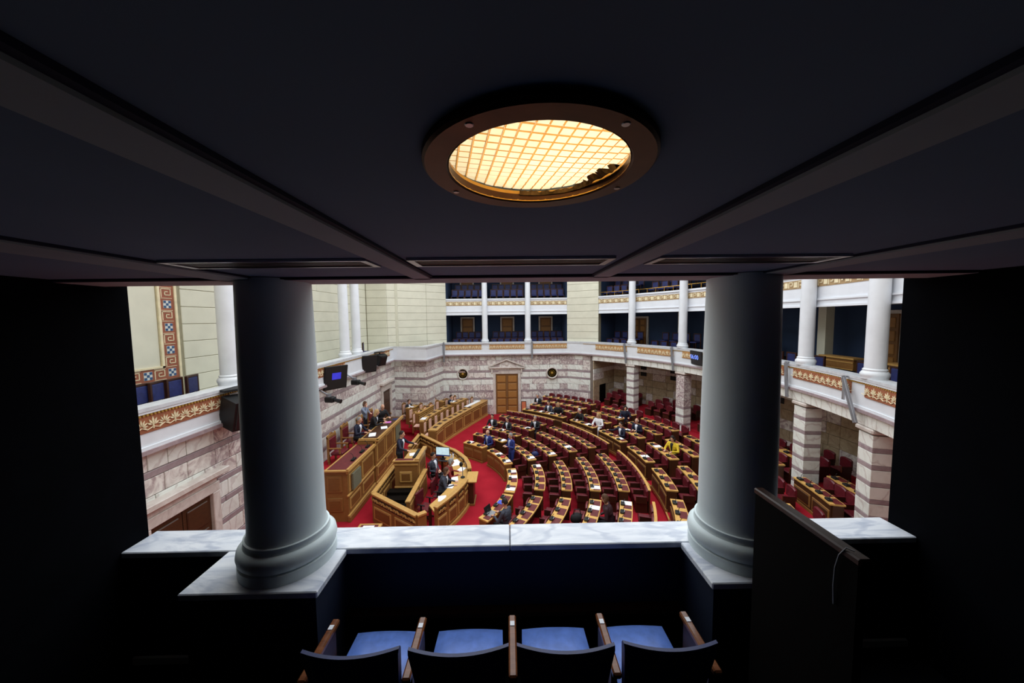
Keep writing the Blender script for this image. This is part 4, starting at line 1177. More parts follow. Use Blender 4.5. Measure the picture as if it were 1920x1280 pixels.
def bench(pts, z0, zt, width, label, npads, panels, pad0=0.04, pad1=.96):
    b_ = thing('ministers_bench', label, 'desk', (pts[len(pts) // 2][0], pts[len(pts) // 2][1], z0), 0, 'oak benches for ministers')
    MB().strip(pts, .03, .12, z0, zt - .05).build('front_board', 'oak_mid', b_)
    MB().strip(pts, -.02, .06, z0, z0 + .12).build('plinth', 'oak_light', b_)
    MB().strip(pts, -.02, .05, zt - .16, zt - .12).build('front_moulding', 'oak_light', b_)
    tp_ = MB().strip(pts, -.03, width, zt - .05, zt).build('desk_top', 'oak_light', b_)
    for e in (pts[:2], pts[-2:]):
        q = Vector(e[0] if e is not pts[-2:] else e[1]); t = (Vector(e[1]) - Vector(e[0])).normalized(); n = Vector((-t.y, t.x))
    q = Vector(pts[0]); t = (Vector(pts[1]) - q).normalized(); n = Vector((-t.y, t.x))
    wall_seg(b_, q + n * .03, q + n * (width - .03), z0, zt - .05, .05, 'end_panel', 'oak_mid')
    s = length_pts(pts)
    for i in range(npads):
        p, t = at_s(pts, s, pad0 + (pad1 - pad0) * (i + .5) / npads); n = Vector((-t.y, t.x)); p = p + n * width * .52
        inst('desk_pad', block_mesh('desk_pad', .3, .2, .012, 'oak_dark', .002), b_, (p.x, p.y, zt), math.atan2(t.y, t.x))
    for i in range(panels):
        p, t = at_s(pts, s, (i + .5) / panels); L = s[-1] / panels; n = Vector((-t.y, t.x)); p = p + n * .03
        inst('panel_moulding', block_mesh('panel_moulding', L * .86, .06, zt - z0 - .40, 'oak_light', .012), b_, (p.x, p.y, z0 + .17), math.atan2(t.y, t.x))
        inst('panel', block_mesh('panel', L * .74, .08, zt - z0 - .50, 'oak_panel', .015), b_, (p.x, p.y, z0 + .22), math.atan2(t.y, t.x))
    return b_
bench(FP, 0, 1.06, .46, 'long curved front bench for ministers with panelled oak front', 8, 6, .03, .72)
bk = offs(FP, .47)
MB().prism(bk + [(-4.4, 22.6), (-4.75, 20.9), (-6.9, 20.75), (-6.9, 19.2), (-4.95, 19.2), (-4.75, 17.4)], 0, .22).build('carpet_tier', 'carpet_red', floor)
R2 = smooth_pts([(-4.40, 17.8), (-4.32, 18.8), (-3.98, 20.05), (-3.52, 21.15)])
MB().prism(offs(R2, .37) + [(-4.3, 22.4), (-4.75, 20.9), (-6.9, 20.75), (-6.9, 19.2), (-5.2, 19.0), (-5.15, 18.2)], .2, .44).build('carpet_tier', 'carpet_red', floor)
bench(R2, .22, 1.22, .36, 'second curved oak bench behind the ministers front bench', 5, 4)
for p0, p1, lb in (((-5.72, 19.75), (-5.3, 21.0), 'oak desk by the corner wall, leftmost of the back benches'), ((-4.98, 18.7), (-4.55, 20.55), 'oak bench at the back, second from the corner wall'), ((-4.12, 21.35), (-3.85, 22.0), 'small oak desk at the back beside the wall'), ((-3.3, 20.9), (-2.75, 22.15), 'oak desk at the back nearest the double door')):
    bench(smooth_pts([p0, p1]), .44, 1.40, .38, lb, 2 if lb[0] == 'o' else 1, 2)
# chairs with pale upholstery
mc = thing('carved_chair', 'x', 'chair', (0, 0, 0)); local(mc)
MB().box(-.2, .2, -.19, .2, .34, .42, .025).build('seat', 'pink_cloth', mc)
MB().box(-.13, .13, -.245, -.19, .52, 1.02, .02).build('backrest', 'pink_cloth', mc)
MB().box(-.18, -.13, -.25, -.2, 0, 1.06, .01).box(.13, .18, -.25, -.2, 0, 1.06, .01).box(-.18, .18, -.25, -.2, 1.02, 1.09, .01).box(-.16, .16, -.245, -.205, .45, .5).build('back_frame', 'oak_mid', mc)
tri(-.14, .14, 1.08, 1.16, -.245, -.205).build('crest', 'oak_mid', mc)
for s in (-1, 1): MB().box(s * .17 - .02, s * .17 + .02, .15, .19, 0, .36).build('leg', 'oak_mid', mc)
spots = []
s = length_pts(FP); base = offs(FP, .66)
for k in range(10):
    p, t = at_s(base, length_pts(base), .05 + .9 * (k + .5) / 10); spots.append((p.x, p.y, .22, t, 'pale pink chair, %s along the ministers front bench' % ORD[k]))
base = offs(R2, .58)
for k in range(5):
    p, t = at_s(base, length_pts(base), .04 + .92 * (k + .5) / 5); spots.append((p.x, p.y, .44, t, 'pale pink chair, %s along the second ministers bench' % ORD[k]))
for x, y, lb in ((-6.15, 20.4, 'pale pink chair of the man at corner desk'), (-5.4, 19.2, 'pale pink chair behind the long back bench, near end'), (-5.1, 20.3, 'pale pink chair behind the long back bench, far end'), (-4.55, 21.6, 'pale pink chair at the small back desk'), (-3.75, 21.4, 'pale pink chair of the man near the double door'), (-3.35, 22.2, 'pale pink chair against wall near the double door')):
    spots.append((x, y, .44, Vector((.38, .92)), lb))
for i, (x, y, z, t, lb) in enumerate(spots):
    o = mc if i == 0 else copy_tree(mc)
    place(o, (x, y, z), math.atan2(t.y, t.x) - PI)
    o['label'] = lb; o['group'] = 'pale chairs at the ministers benches'
for x, y, z, w, h, rz_, lb, m_ in ((-2.35, 22.0, 1.07, .14, .85, -.42, 'long strip of white papers on ministers front bench', 'paper'), (-4.62, 18.25, 1.23, .14, .2, -.1, 'white papers on the second ministers bench', 'paper'), (-3.5, 21.25, 1.41, .12, .18, -.4, 'white papers in front of man near double door', 'paper'), (-5.8, 20.05, 1.41, .12, .16, -.4, 'white papers on the corner desk', 'paper')):
    tag(MB().obox((x, y, z), (w, h, .006), rz_).build('paper_sheet', m_), lb, 'paper')
for x, y, z, w, h, rz_, lb, m_ in ((-5.5, 15.3, 1.952, .14, .12, .2, 'pink folder on the dais in front of the bald man', 'paper_pink'), (-5.4, 14.55, 1.952, .13, .18, .4, 'white papers on the dais before the fair-haired woman', 'paper'), (-5.55, 13.65, 1.952, .13, .22, .3, 'white papers on the dais before the grey-haired man', 'paper'), (-5.3, 15.75, 1.952, .12, .12, .1, 'dark blue folder on the dais at the far end', 'blue_back'), (-3.7, 12.75, 1.466, .1, .14, .3, 'white paper on the rostrum desk', 'paper')):
    tag(MB().obox((x, y, z), (w, h, .006), rz_).build('paper_sheet', m_), lb, 'paper')
# lectern with papers at the lower edge of view
lc = thing('side_lectern', 'small sloping oak lectern with papers at lower left', 'lectern', (-4.05, 9.3, 0))
MB().box(-4.35, -3.75, 9.0, 9.6, 0, .62).build('body', 'oak_mid', lc)
MB().box(-4.38, -3.72, 8.97, 9.63, .62, .68, .01).build('desk_top', 'oak_light', lc)
MB().box(-4.3, -3.8, 9.05, 9.55, .68, .686).build('leather_inlay', 'burgundy_pad', lc)
tag(MB().box(-4.22, -3.9, 9.2, 9.5, .687, .693).build('paper_sheet', 'paper'), 'white papers on the lectern at lower left', 'paper')

# ================================================================== DEPUTIES' DESKS AND SEATS
RO['K'] = 13.72; ZT['K'] = 1.46; ZF['K'] = .74
RO['L'] = 14.68; ZT['L'] = 1.54; ZF['L'] = .82
FS = [((-36, -16.5), 'near front block'), ((-12, 9.7), 'middle front block'), ((14.7, 37.4), 'third front block'), ((41.2, 62.5), 'far front block')]
US = [((-25.0, -15.2), 'sixth rear block'), ((-12, -2.2), 'fifth rear block'), ((.9, 10.7), 'fourth rear block'), ((13.8, 24), 'third rear block'), ((26.8, 37), 'second rear block'), ((40, 57.5), 'first rear block')]
pad_me = block_mesh('desk_pad', .30, .17, .008, 'burgundy_pad', .002)
cons = MB().box(-.085, .085, -.06, .06, 0, .06, .012).tube([(0, .02, .04), (.0, .03, .14), (0, .06, .18)], .008, 5).box(-.05, .05, .045, .064, .04, .062, mi=1)
CONS_ME = cons.mesh('microphone_console', ['console_black', 'silver'])
DESKS = {}
def desk(row, a0, a1, label, n, front):
    R = RO[row]; zt = ZT[row]; z0 = ZF[row]; am = (a0 + a1) / 2
    d = thing('deputies_desk', label, 'desk', pol(R - .18, am, z0), 0, 'curved desks of the deputies')
    na = max(4, int((a1 - a0) / 2))
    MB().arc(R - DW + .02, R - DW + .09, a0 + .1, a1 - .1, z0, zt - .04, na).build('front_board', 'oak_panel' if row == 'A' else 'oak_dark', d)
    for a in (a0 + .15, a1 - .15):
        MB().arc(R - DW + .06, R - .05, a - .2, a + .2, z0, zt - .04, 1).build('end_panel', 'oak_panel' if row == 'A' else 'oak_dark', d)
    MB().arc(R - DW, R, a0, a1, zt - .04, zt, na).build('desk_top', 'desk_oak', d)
    st_ = (a1 - a0) / n
    for i in range(n):
        a = a0 + st_ * (i + .5)
        w = rad(st_) * (R - .15) * .72
        inst('desk_pad', block_mesh('desk_pad', min(.36, w * 1.12), .215, .008, 'burgundy_pad', .002), d, pol(R - .135, a - st_ * .06, zt), rad(a - 90))
        inst('microphone_console', CONS_ME, d, pol(R - .28, a + st_ * .02, zt), rad(a - 90))
    if front:
        k = max(2, int(round((a1 - a0) / (9 if row == 'A' else 4))))
        s2 = (a1 - a0) / k
        for i in range(k):
            a = a0 + s2 * (i + .5); L = rad(s2) * (R - DW)
            inst('panel_moulding', block_mesh('panel_moulding', L * .9, .05, .40, 'oak_mid', .01), d, pol(R - DW + .02, a, z0 + .12), rad(a - 90))
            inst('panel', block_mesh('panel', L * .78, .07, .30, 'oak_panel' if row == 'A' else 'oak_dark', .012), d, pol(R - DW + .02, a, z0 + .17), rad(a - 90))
        MB().arc(R - DW - .02, R - DW + .06, a0, a1, z0, z0 + .08, na).build('plinth', 'oak_mid', d)
    DESKS[label] = d
    return d
# prototype seat: local +y points away from the chamber's centre
ch = thing('deputy_seat', 'x', 'seat', (0, 0, 0)); local(ch)
t = MB(); vs = []; n = 8
for k in range(n + 1):
    u = -1 + 2 * k / n; zt = .80 - .03 * u ** 4 - .02 * u * u
    for dy, z in ((-.05, .44), (-.06, zt - .03), (-.035, zt), (.0, zt), (.015, zt - .03), (.015, .40)):
        vs.append((u * .205, dy + .03 * (.8 - z) * -1 + .012 * (u * u), z))
t.add(vs, [(6 * k + q, 6 * k + 6 + q, 6 * k + 6 + (q + 1) % 6, 6 * k + (q + 1) % 6) for k in range(n) for q in range(6)] + [tuple(range(6))[::-1], tuple(range(6 * n, 6 * n + 6))])
t.build('backrest', 'burgundy_leather', ch, (0, 0, 0), True)
MB().box(-.195, .195, -.40, -.045, .36, .43, .025).build('seat_cushion', 'burgundy_leather', ch)
MB().box(-.19, .19, -.36, -.0, .0, .36).build('seat_base', 'walnut', ch)
MB().box(.208, .236, -.37, -.03, .54, .575, .008).build('armrest', 'burgundy_leather', ch)
MB().box(.21, .234, -.36, -.03, .34, .54).build('arm_panel', 'walnut', ch)
MB().box(.208, .236, -.375, -.365, .36, .575).build('arm_trim', 'arm_wood', ch)
first = [True]
NSEAT = 0
def seat(r, a, z, label, group):
    global NSEAT
    NSEAT += 1
    o = ch if first[0] else copy_tree(ch)
    first[0] = False
    place(o, pol(r, a, z), rad(a - 90))
    o['label'] = label; o['group'] = group
    return o
front_rows = ['A', 'B', 'C', 'D', 'E']; rear_rows = ['G', 'H', 'I', 'J']
SEATS = {}
for bi, ((a0, a1), nm) in enumerate(FS):
    for ri, row in enumerate(front_rows):
        b0, b1 = a0, a1
        if row == 'A': b0, b1 = (a0 - 2 if bi != 1 else -14.6, a1) if bi != 3 else (44.4, 61)
        if row == 'A' and bi == 2: b0, b1 = 15.5, 39.5
        n = max(2, int(round(rad(b1 - b0) * (RO[row] - .18) / (.52 - .018 * ri))))
        if row == 'A': n = 3 if bi != 3 else 2
        desk(row, b0, b1, 'curved oak desk, %s row of the %s' % (ORD[ri], nm), n, row == 'A')
        rn_ = RO[front_rows[ri + 1]] - DW if row != 'E' else 8.84
        for i in range(n):
            a = a0 + (a1 - a0) * (i + .5) / n
            if bi == 3 and row == 'A': a = b0 + (b1 - b0) * (i + .5) / n
            SEATS[(nm, row, n - i)] = (rn_ - .04, a, ZF[row])
            seat(rn_ - .04, a, ZF[row], 'burgundy leather seat, %s from far end, %s row of %s' % (ORD[n - 1 - i], ORD[ri], nm), 'burgundy seats of the ' + nm)
    rl = thing('back_rail', 'light oak rail on a dark board behind the %s' % nm, 'rail', pol(8.88, (a0 + a1) / 2, ZF['E']), 0, 'curved rails behind the front blocks')
    MB().arc(8.83, 8.87, a0, a1, ZF['E'], 1.06).build('board', 'oak_dark', rl)
    MB().arc(8.81, 8.89, a0, a1, 1.06, 1.09).build('top_rail', 'desk_oak', rl)
for bi, ((a0, a1), nm) in enumerate(US):
    for ri, row in enumerate(rear_rows):
        n = max(3, int(round(rad(a1 - a0) * (RO[row] - .18) / .56)))
        desk(row, a0, a1, 'dark oak desk, %s row of the %s' % (ORD[ri], nm), n, row == 'G')
        rn_ = RO[rear_rows[ri + 1]] - DW if row != 'J' else 13.0
        for i in range(n):
            a = a0 + (a1 - a0) * (i + .5) / n
            SEATS[(nm, row, n - i)] = (rn_ - .04, a, ZF[row])
            seat(rn_ - .04, a, ZF[row], 'burgundy leather seat, %s from far end, %s row of %s' % (ORD[n - 1 - i], ORD[ri], nm), 'burgundy seats of the ' + nm)
MB().arc(14.30, 16.6, -24, 45, .74, .82, 40).build('carpet_tier', 'carpet_red', floor)
for bi, (a0, a1) in enumerate(((36, 43.5), (22.3, 31.8), (9, 18.2), (-4.2, 5), (-15.0, -8.0))):
    rows_ = (('K', 14.28), ('L', 15.25), ('L', 16.0)) if bi > 2 else (('L', 14.72), ('L', 15.4), ('L', 16.1))
    for ri, (row, r) in enumerate(rows_):
        n = 4 if bi else 3
        if bi > 2 and ri < 2:
            desk(row, a0, a1, 'dark oak desk, %s row under gallery, %s bay from far wall' % (ORD[ri], ORD[bi]), n, row == 'K')
        for i in range(n):
            seat(r, a0 + (a1 - a0) * (i + .5) / n, ZF[row], 'burgundy seat, %s of %s row under gallery, %s bay from far wall' % (ORD[n - 1 - i], ORD[ri], ORD[bi]), 'burgundy seats under the curved gallery')

# ---- blue chairs in the galleries
bc = thing('gallery_chair', 'x', 'chair', (0, 0, 0)); local(bc)
MB().box(-.2, .2, -.2, .2, .36, .44, .03).build('seat', 'blue_seat', bc)
MB().box(-.18, .18, .17, .22, .46, .84, .02).build('backrest', 'blue_seat', bc)
MB().box(-.22, -.17, .17, .23, 0, .87, .008).box(.17, .22, .17, .23, 0, .87, .008).box(-.22, .22, .17, .23, .84, .89, .008).build('frame', 'walnut', bc)
for s in (-1, 1): MB().box(s * .2 - .015, s * .2 + .015, -.2, -.16, 0, .4).build('leg', 'walnut', bc)
bl = []
for lv, (z1, z2) in (('first', (4.3, 4.75)), ('upper', (7.75, 8.2))):
    for b_, x0 in enumerate((-3.9, -1.2, 1.65)):
        for k in range(5):
            pos = 'left bay middle bay right bay'.split(' bay')[b_].strip()
            bl.append(((x0 + .22 + k * .47, 24.0, z1), 0, 'blue chair, %s from left, front row, %s bay of far %s gallery' % (ORD[k], pos, lv)))
            bl.append(((x0 + .3 + k * .47, 25.1, z2), 0, 'blue chair, %s from left, back row, %s bay of far %s gallery' % (ORD[k], pos, lv)))
    for b_, (a0, a1) in enumerate(((36, 44), (22.3, 32), (9, 18), (-4, 5), (-16.5, -8))):
        for k in range(4):
            a = a0 + (a1 - a0) * (k + .5) / 4
            bl.append((pol(14.75, a, z1), rad(a - 90), 'blue chair, %s from right, front row, %s bay of curved %s gallery' % (ORD[k], ORD[b_], lv)))
            if b_ < 3: bl.append((pol(15.8, a, z2), rad(a - 90), 'blue chair, %s from right, back row, %s bay of curved %s gallery' % (ORD[k], ORD[b_], lv)))
for k, y in enumerate((7.21, 7.58, 7.95, 8.42)):
    bl.append(((-7.55, y, 4.42 - .0), PI / 2 + (.25 if k % 2 else .1), 'dark blue wood-framed chair, %s from left beside the mosaic border' % ORD[k]))
for k, y in enumerate((12.9, 13.4)):
    bl.append(((-7.5, y, 4.42), PI / 2, 'dark blue chair behind large monitor, %s from left' % ORD[k]))
for k, y in enumerate((17.0, 17.75)):
    bl.append(((-7.3, y, 4.55), PI / 2 + .3, 'dark blue chair beyond the two white columns, %s from left' % ORD[k]))
tag(MB().box(-8.35, -6.95, 3.5, 20.4, 4.25, 4.42).build('floor', 'dado_grey', None, (0, 0, 0)), kind='structure')
for i, (p, rz_, lb) in enumerate(bl):
    o = bc if i == 0 else copy_tree(bc)
    place(o, p, rz_)
    o['label'] = lb; o['group'] = 'blue chairs of the galleries'
# oak desks in the curved gallery at right
for k, (a0, a1) in enumerate(((-5, -.5), (-19, -9))):
    d = thing('gallery_desk', ['oak counter in the curved gallery behind the blue chairs', 'long oak counter in the gallery at the right edge'][k], 'counter', pol(15.6, (a0 + a1) / 2, 4.3))
    MB().arc(15.55, 15.65, a0, a1, 4.3, 5.1).build('front_board', 'oak_mid', d)
    MB().arc(15.5, 15.9, a0 - .2, a1 + .2, 5.1, 5.16).build('counter_top', 'oak_light', d)
    for z in (4.5, 4.75, 4.98): MB().arc(15.53, 15.56, a0, a1, z, z + .03).build('front_moulding', 'oak_light', d)
# ================================================================== PEOPLE
for nm, c in (('skin', (206, 156, 130)), ('hair_dark', (34, 26, 22)), ('hair_brown', (84, 56, 38)), ('hair_grey', (140, 138, 136)), ('hair_white', (200, 198, 194)), ('hair_blonde', (176, 142, 96)),
              ('suit_navy', (24, 28, 50)), ('suit_dark', (24, 24, 30)), ('suit_blue', (36, 52, 120)), ('suit_grey', (58, 62, 76)), ('jacket_grey', (128, 136, 156)), ('jacket_red', (136, 40, 40)), ('jacket_white', (232, 230, 234)), ('jacket_yellow', (222, 190, 50)), ('jacket_maroon', (52, 26, 34)), ('jacket_black', (20, 18, 22)), ('shirt_white', (222, 226, 238)), ('shirt_blue', (170, 184, 224)), ('trousers_dark', (24, 24, 30)), ('shoe_black', (12, 12, 12)), ('eye_dark', (26, 20, 18)), ('lips', (170, 96, 88))):
    plain(nm, c, .7 if nm != 'skin' else .55, var=.05, scale=14)
KP = 1 / S
def person(label, loc, face, pose='desk', suit='suit_dark', shirt='shirt_white', hair='hair_dark', style='short', lean=.10, stand=False, legs='trousers_dark', head_turn=0.0, head_tilt=.12, arm_spread=0, h=1.1):
    """loc: seat point (seat surface) or feet; face: heading in degrees, local +y is forward"""
    segs = []      # (a, b, ra, rb, tag)
    def sg(a, b_, ra, rb, tg): segs.append((Vector(a), Vector(b_), ra, rb, tg))
    hz = .92 if stand else .10          # hip height
    def tor(z, dy=0.0): return (0, lean * (z - 0) * 1.0 + dy, hz + z)
    sg((0, -.01, hz - .02), tor(.2), .135, .13, 'suit'); sg((-.07, -.01, hz - .02), (.07, -.01, hz - .02), .11, .11, 'legs')
    sg(tor(.2), tor(.40), .135, .15, 'suit'); sg((-.05, lean * .3, hz + .3), (.05, lean * .3, hz + .3), .13, .13, 'suit')
    sh = tor(.46)
    sg((-.165, sh[1], sh[2]), (.165, sh[1], sh[2]), .068, .068, 'suit')
    sg((-.09, sh[1] - .01, sh[2] - .08), (.09, sh[1] - .01, sh[2] - .08), .115, .115, 'suit')
    nk = tor(.50); hd = (0, lean * .66 + .03, hz + .69)
    sg(nk, (0, hd[1] - .02, hd[2] - .08), .056, .052, 'skin')
    head = []
    RT = Matrix.Translation(hd) @ Matrix.Rotation(head_turn, 4, 'Z') @ Matrix.Rotation(-head_tilt, 4, 'X')
    def H(x, y, z): return tuple(RT @ Vector((x, y, z)))
    def hand(wr, d, up, side):
        wr = Vector(wr); d = Vector(d).normalized(); up = Vector(up); sd = d.cross(up).normalized()
        pc = wr + d * .05
        sg(wr, wr + d * .075, .026, .03, 'skin'); sg(pc - sd * .022, pc + sd * .022, .018, .018, 'skin')
        for i, L in enumerate((.062, .075, .078, .068)[::1]):
            o = (i - 1.5) * .021
            a = wr + d * .082 + sd * o; m_ = a + d * L * .55 - up * .006; e = m_ + d * L * .45 - up * .022
            sg(a - d * .02, m_, .0095, .009, 'skin'); sg(m_, e, .009, .0075, 'skin')
        tb = wr + d * .03 + sd * .03 * side; tm = tb + (d + sd * side * .8).normalized() * .045
        sg(tb, tm, .012, .0105, 'skin'); sg(tm, tm + d * .032 - up * .006, .0105, .008, 'skin')
    for s in (-1, 1):
        so = Vector((s * .19, sh[1], sh[2] - .005)); sp_ = s * (.04 + arm_spread)
        if pose == 'desk':
            el = Vector((s * .25 + sp_, sh[1] + .10, hz + .21)); wr = Vector((s * .13 + sp_ * .5, sh[1] + .34, hz + .24)); dd = (-s * .25, 1, 0)
        elif pose == 'lap':
            el = Vector((s * .25, sh[1] - .01, hz + .19)); wr = Vector((s * .10, sh[1] + .2, hz + .12)); dd = (-s * .5, 1, -.1)
        elif pose == 'face' and s == 1:
            el = Vector((.2, sh[1] + .2, hz + .26)); wr = Vector((.07, hd[1] + .13, hz + .50)); dd = (-.3, -.1, 1)
        elif pose == 'face':
            el = Vector((s * .24, sh[1] + .08, hz + .2)); wr = Vector((s * .03, sh[1] + .28, hz + .22)); dd = (-s * .6, 1, 0)
        elif pose == 'paper':
            el = Vector((s * .24, sh[1] + .02, hz + .2)); wr = Vector((s * .08, sh[1] + .26, hz + .27)); dd = (-s * .2, 1, .15)
        elif pose == 'reach':
            el = Vector((s * .34, sh[1] + .12, hz + .27)); wr = Vector((s * .36, sh[1] + .36, hz + .21)); dd = (0, 1, -.1)
        elif pose == 'side' and s == 1:
            el = Vector((.42, sh[1] + .08, hz + .30)); wr = Vector((.64, sh[1] + .16, hz + .26)); dd = (1, .2, 0)
        else:
            el = Vector((s * .25, sh[1] + .10, hz + .21)); wr = Vector((s * .12, sh[1] + .33, hz + .24)); dd = (-s * .25, 1, 0)
        sg(so, el, .062, .048, 'suit'); sg(el, wr, .047, .034, 'suit')
        hand(wr, dd, (0, 0, 1) if pose != 'face' or s < 0 else (0, 1, 0), -s)
        hip = Vector((s * .095, .0, hz - .02))
        if stand:
            kn = Vector((s * .1, .03, .5)); an = Vector((s * .1, -.01, .09))
        else:
            kn = Vector((s * .11, .40, hz - .03)); an = Vector((s * .11, .36, -.36))
        sg(hip, kn, .085, .06, 'legs'); sg(kn, an, .058, .04, 'legs')
        sg(an - Vector((0, .04, .045)), an + Vector((0, .15, -.055)), .04, .034, 'shoe')
    mb = MB()
    for a, b_, ra, rb, tg in segs:
        d = (b_ - a); L = d.length; u = d / L if L > 1e-6 else Vector((0, 0, 1))
        mb.tube([a - u * ra * .85, a - u * ra * .5, a, b_, b_ + u * rb * .5, b_ + u * rb * .85], [ra * .5, ra * .86, ra, rb, rb * .86, rb * .5], 10)
    hp = MB().ell((0, 0, .02), (.078, .098, .112), 16, 12).ell((0, .025, -.05), (.058, .07, .07), 12, 8)
    hp.tube([(0, .09, .03), (0, .118, -.012), (0, .1, -.02)], [.01, .017, .012], 8)
    for s in (-1, 1): hp.ell((s * .08, -.005, .0), (.013, .024, .034), 8, 6)
    mb.merge(hp, RT)
    ob = mb.mesh('tmp', ['skin'])
    a_ = np.array([v_.co[:] for v_ in ob.vertices]) / S
    ob.clear_geometry(); ob.from_pydata((a_ * h).tolist(), [], mb.f)      # metres
    to = bpy.data.objects.new('tmp', ob); COL.objects.link(to)
    md_ = to.modifiers.new('r', 'REMESH'); md_.mode = 'VOXEL'; md_.voxel_size = .0135; md_.use_smooth_shade = True
    sm = to.modifiers.new('s', 'SMOOTH'); sm.factor = .5; sm.iterations = 2
    bpy.context.view_layer.update()
    me = bpy.data.meshes.new_from_object(to.evaluated_get(bpy.context.evaluated_depsgraph_get()))
    bpy.data.objects.remove(to)
    me.name = 'body'
    me.materials.clear()
    for k in ('skin', suit, shirt, legs, 'shoe_black'): me.materials.append(MATS[k])
    nf = len(me.polygons)
    ctr = np.empty(nf * 3); me.polygons.foreach_get('center', ctr); ctr = ctr.reshape(-1, 3) / h
    best = np.full(nf, 1e9); idx = np.zeros(nf, int)
    mid = {'skin': 0, 'suit': 1, 'legs': 3, 'shoe': 4}
    for a, b_, ra, rb, tg in segs:
        a = np.array(a); d = np.array(b_) - a; L2 = max(1e-9, d @ d)
        t_ = np.clip(((ctr - a) @ d) / L2, 0, 1)
        dist = np.linalg.norm(ctr - a - t_[:, None] * d, axis=1) - (ra + (rb - ra) * t_)
        w_ = dist < best; best[w_] = dist[w_]; idx[w_] = mid[tg]
    hc = np.array(hd); idx[(np.linalg.norm(ctr - hc, axis=1) < .135) & (ctr[:, 2] > hd[2] - .13)] = 0
    zz = ctr[:, 2] - hz
    fr = ctr[:, 1] - lean * np.clip(zz, 0, .5)
    wd = .012 + np.clip((zz - .12) / .38, 0, 1) * .058
    idx[(idx == 1) & (fr > .075) & (np.abs(ctr[:, 0]) < wd) & (zz > .12) & (zz < .53)] = 2
    me.polygons.foreach_set('material_index', idx.astype(np.int32))
    p = thing('person', label, 'person', loc, rad(face - 90), 'people in the chamber')
    local(p)
    bo = inst('body', me, p)
    def part(mb_, name, m_):
        mb_.v = [tuple(Vector(q) * h / S) for q in mb_.v]
        return mb_.build(name, m_, p, (0, 0, 0), True)
    e = MB()
    for s in (-1, 1): e.ell(H(s * .03, .088, .02), (.011, .009, .008), 8, 5)
    part(e, 'eyes', 'eye_dark')
    part(MB().ell(H(0, .088, -.055), (.024, .01, .007), 8, 5), 'mouth', 'lips')
    if style != 'bald':
        hm = MB(); vs = []; nu, nv = 18, 9
        t = MB()
        for i in range(nv + 1):
            for j in range(nu):
                an = 2 * PI * j / nu; fz = max(0, math.sin(an))          # front = +y
                low = (-.3 if style == 'short' else -.75) + fz * (1.05 if style == 'short' else 1.25)
                ph = math.asin(max(-1, min(1, low))) ; ph = ph + (PI / 2 - ph) * i / nv
                k = 1.0 + .05 * math.sin(an * 5 + i)
                t.v.append((.087 * k * math.cos(ph) * math.cos(an), .108 * k * math.cos(ph) * math.sin(an) - .006, .024 + .124 * math.sin(ph)))
        t.f = [(i * nu + j, i * nu + (j + 1) % nu, (i + 1) * nu + (j + 1) % nu, (i + 1) * nu + j) for i in range(nv) for j in range(nu)]; t.m = [0] * len(t.f)
        if style == 'long':
            for s in (-1, 0, 1):
                t.tube([(s * .06, -.05, .05), (s * .085, -.07, -.06), (s * .085, -.06, -.16), (s * .07, -.05, -.22)], [.045, .055, .045, .02], 8)
        if style == 'bob':
            for s in (-1, -.5, 0, .5, 1):
                t.tube([(s * .06, -.04 - .03 * (1 - abs(s)), .05), (s * .092, -.06 * (1 - abs(s) * .6), -.03), (s * .088, -.05 * (1 - abs(s) * .6), -.11)], [.04, .045, .02], 8)
        part(hm.merge(t, RT), 'hair', hair)
    else:
        t = MB()
        for j in range(9):
            an = PI + PI * j / 8
            t.ell((.083 * math.cos(an), .1 * math.sin(an), .0), (.014, .02, .04), 6, 4)
        part(MB().merge(t, RT), 'hair', hair)
    ORG[p] = loc
    return p
def sit(block, row, k, label, **kw):
    r, a, z = SEATS[(block, row, k)]
    person(label, pol(r - .20, a, z + .435), a + 180 + kw.pop('twist', 0), **kw)
# dais and well
person('woman in a grey jacket standing by the wall, hand at mouth', (-6.62, 15.5, 1.31), -10, 'face', 'jacket_grey', 'jacket_grey', 'hair_brown', 'bob', .02, True, h=1.04)
person('grey-haired man in dark suit seated at the dais, white shirt', (-6.2, 13.72, 1.75), -10, 'desk', 'suit_navy', 'shirt_white', 'hair_grey', 'short', .16, h=1.16)
person('fair-haired woman in black and white seated at the dais', (-6.02, 14.78, 1.75), 10, 'desk', 'jacket_black', 'shirt_white', 'hair_blonde', 'long', .3, h=1.16)
person('bald man in dark suit seated at the far end of dais', (-6.02, 15.85, 1.75), -40, 'desk', 'suit_dark', 'suit_dark', 'hair_grey', 'bald', .25, h=1.16)
person('speaker in a navy suit standing at the rostrum', (-4.18, 12.78, .62), -5, 'reach', 'suit_navy', 'shirt_white', 'hair_dark', 'short', .12, True, head_turn=-.1, h=1.16)
person('man in grey suit leaning back in chair beside computer monitor', (-2.95, 13.1, .45), -25, 'lap', 'suit_grey', 'shirt_white', 'hair_dark', 'short', -.12, head_tilt=.2, h=1.16)
person('grey-haired person in a red jacket at the stenographers table', (-2.42, 12.5, .45), 5, 'desk', 'jacket_red', 'jacket_red', 'hair_grey', 'bob', .3, h=1.16)
person('brown-haired woman in dark grey jacket writing at stenographers table', (-2.4, 11.75, .45), 0, 'desk', 'suit_grey', 'shirt_white', 'hair_brown', 'bob', .2, h=1.16)
person('person in dark suit seated at the corner desk', (-6.1, 20.35, .88), -25, 'desk', 'suit_dark', 'shirt_white', 'hair_brown', 'short', .15, h=1.16)
person('man in dark suit seated at back desk near double door', (-3.72, 21.42, .88), -25, 'face', 'suit_navy', 'shirt_white', 'hair_dark', 'short', .1, h=1.16)
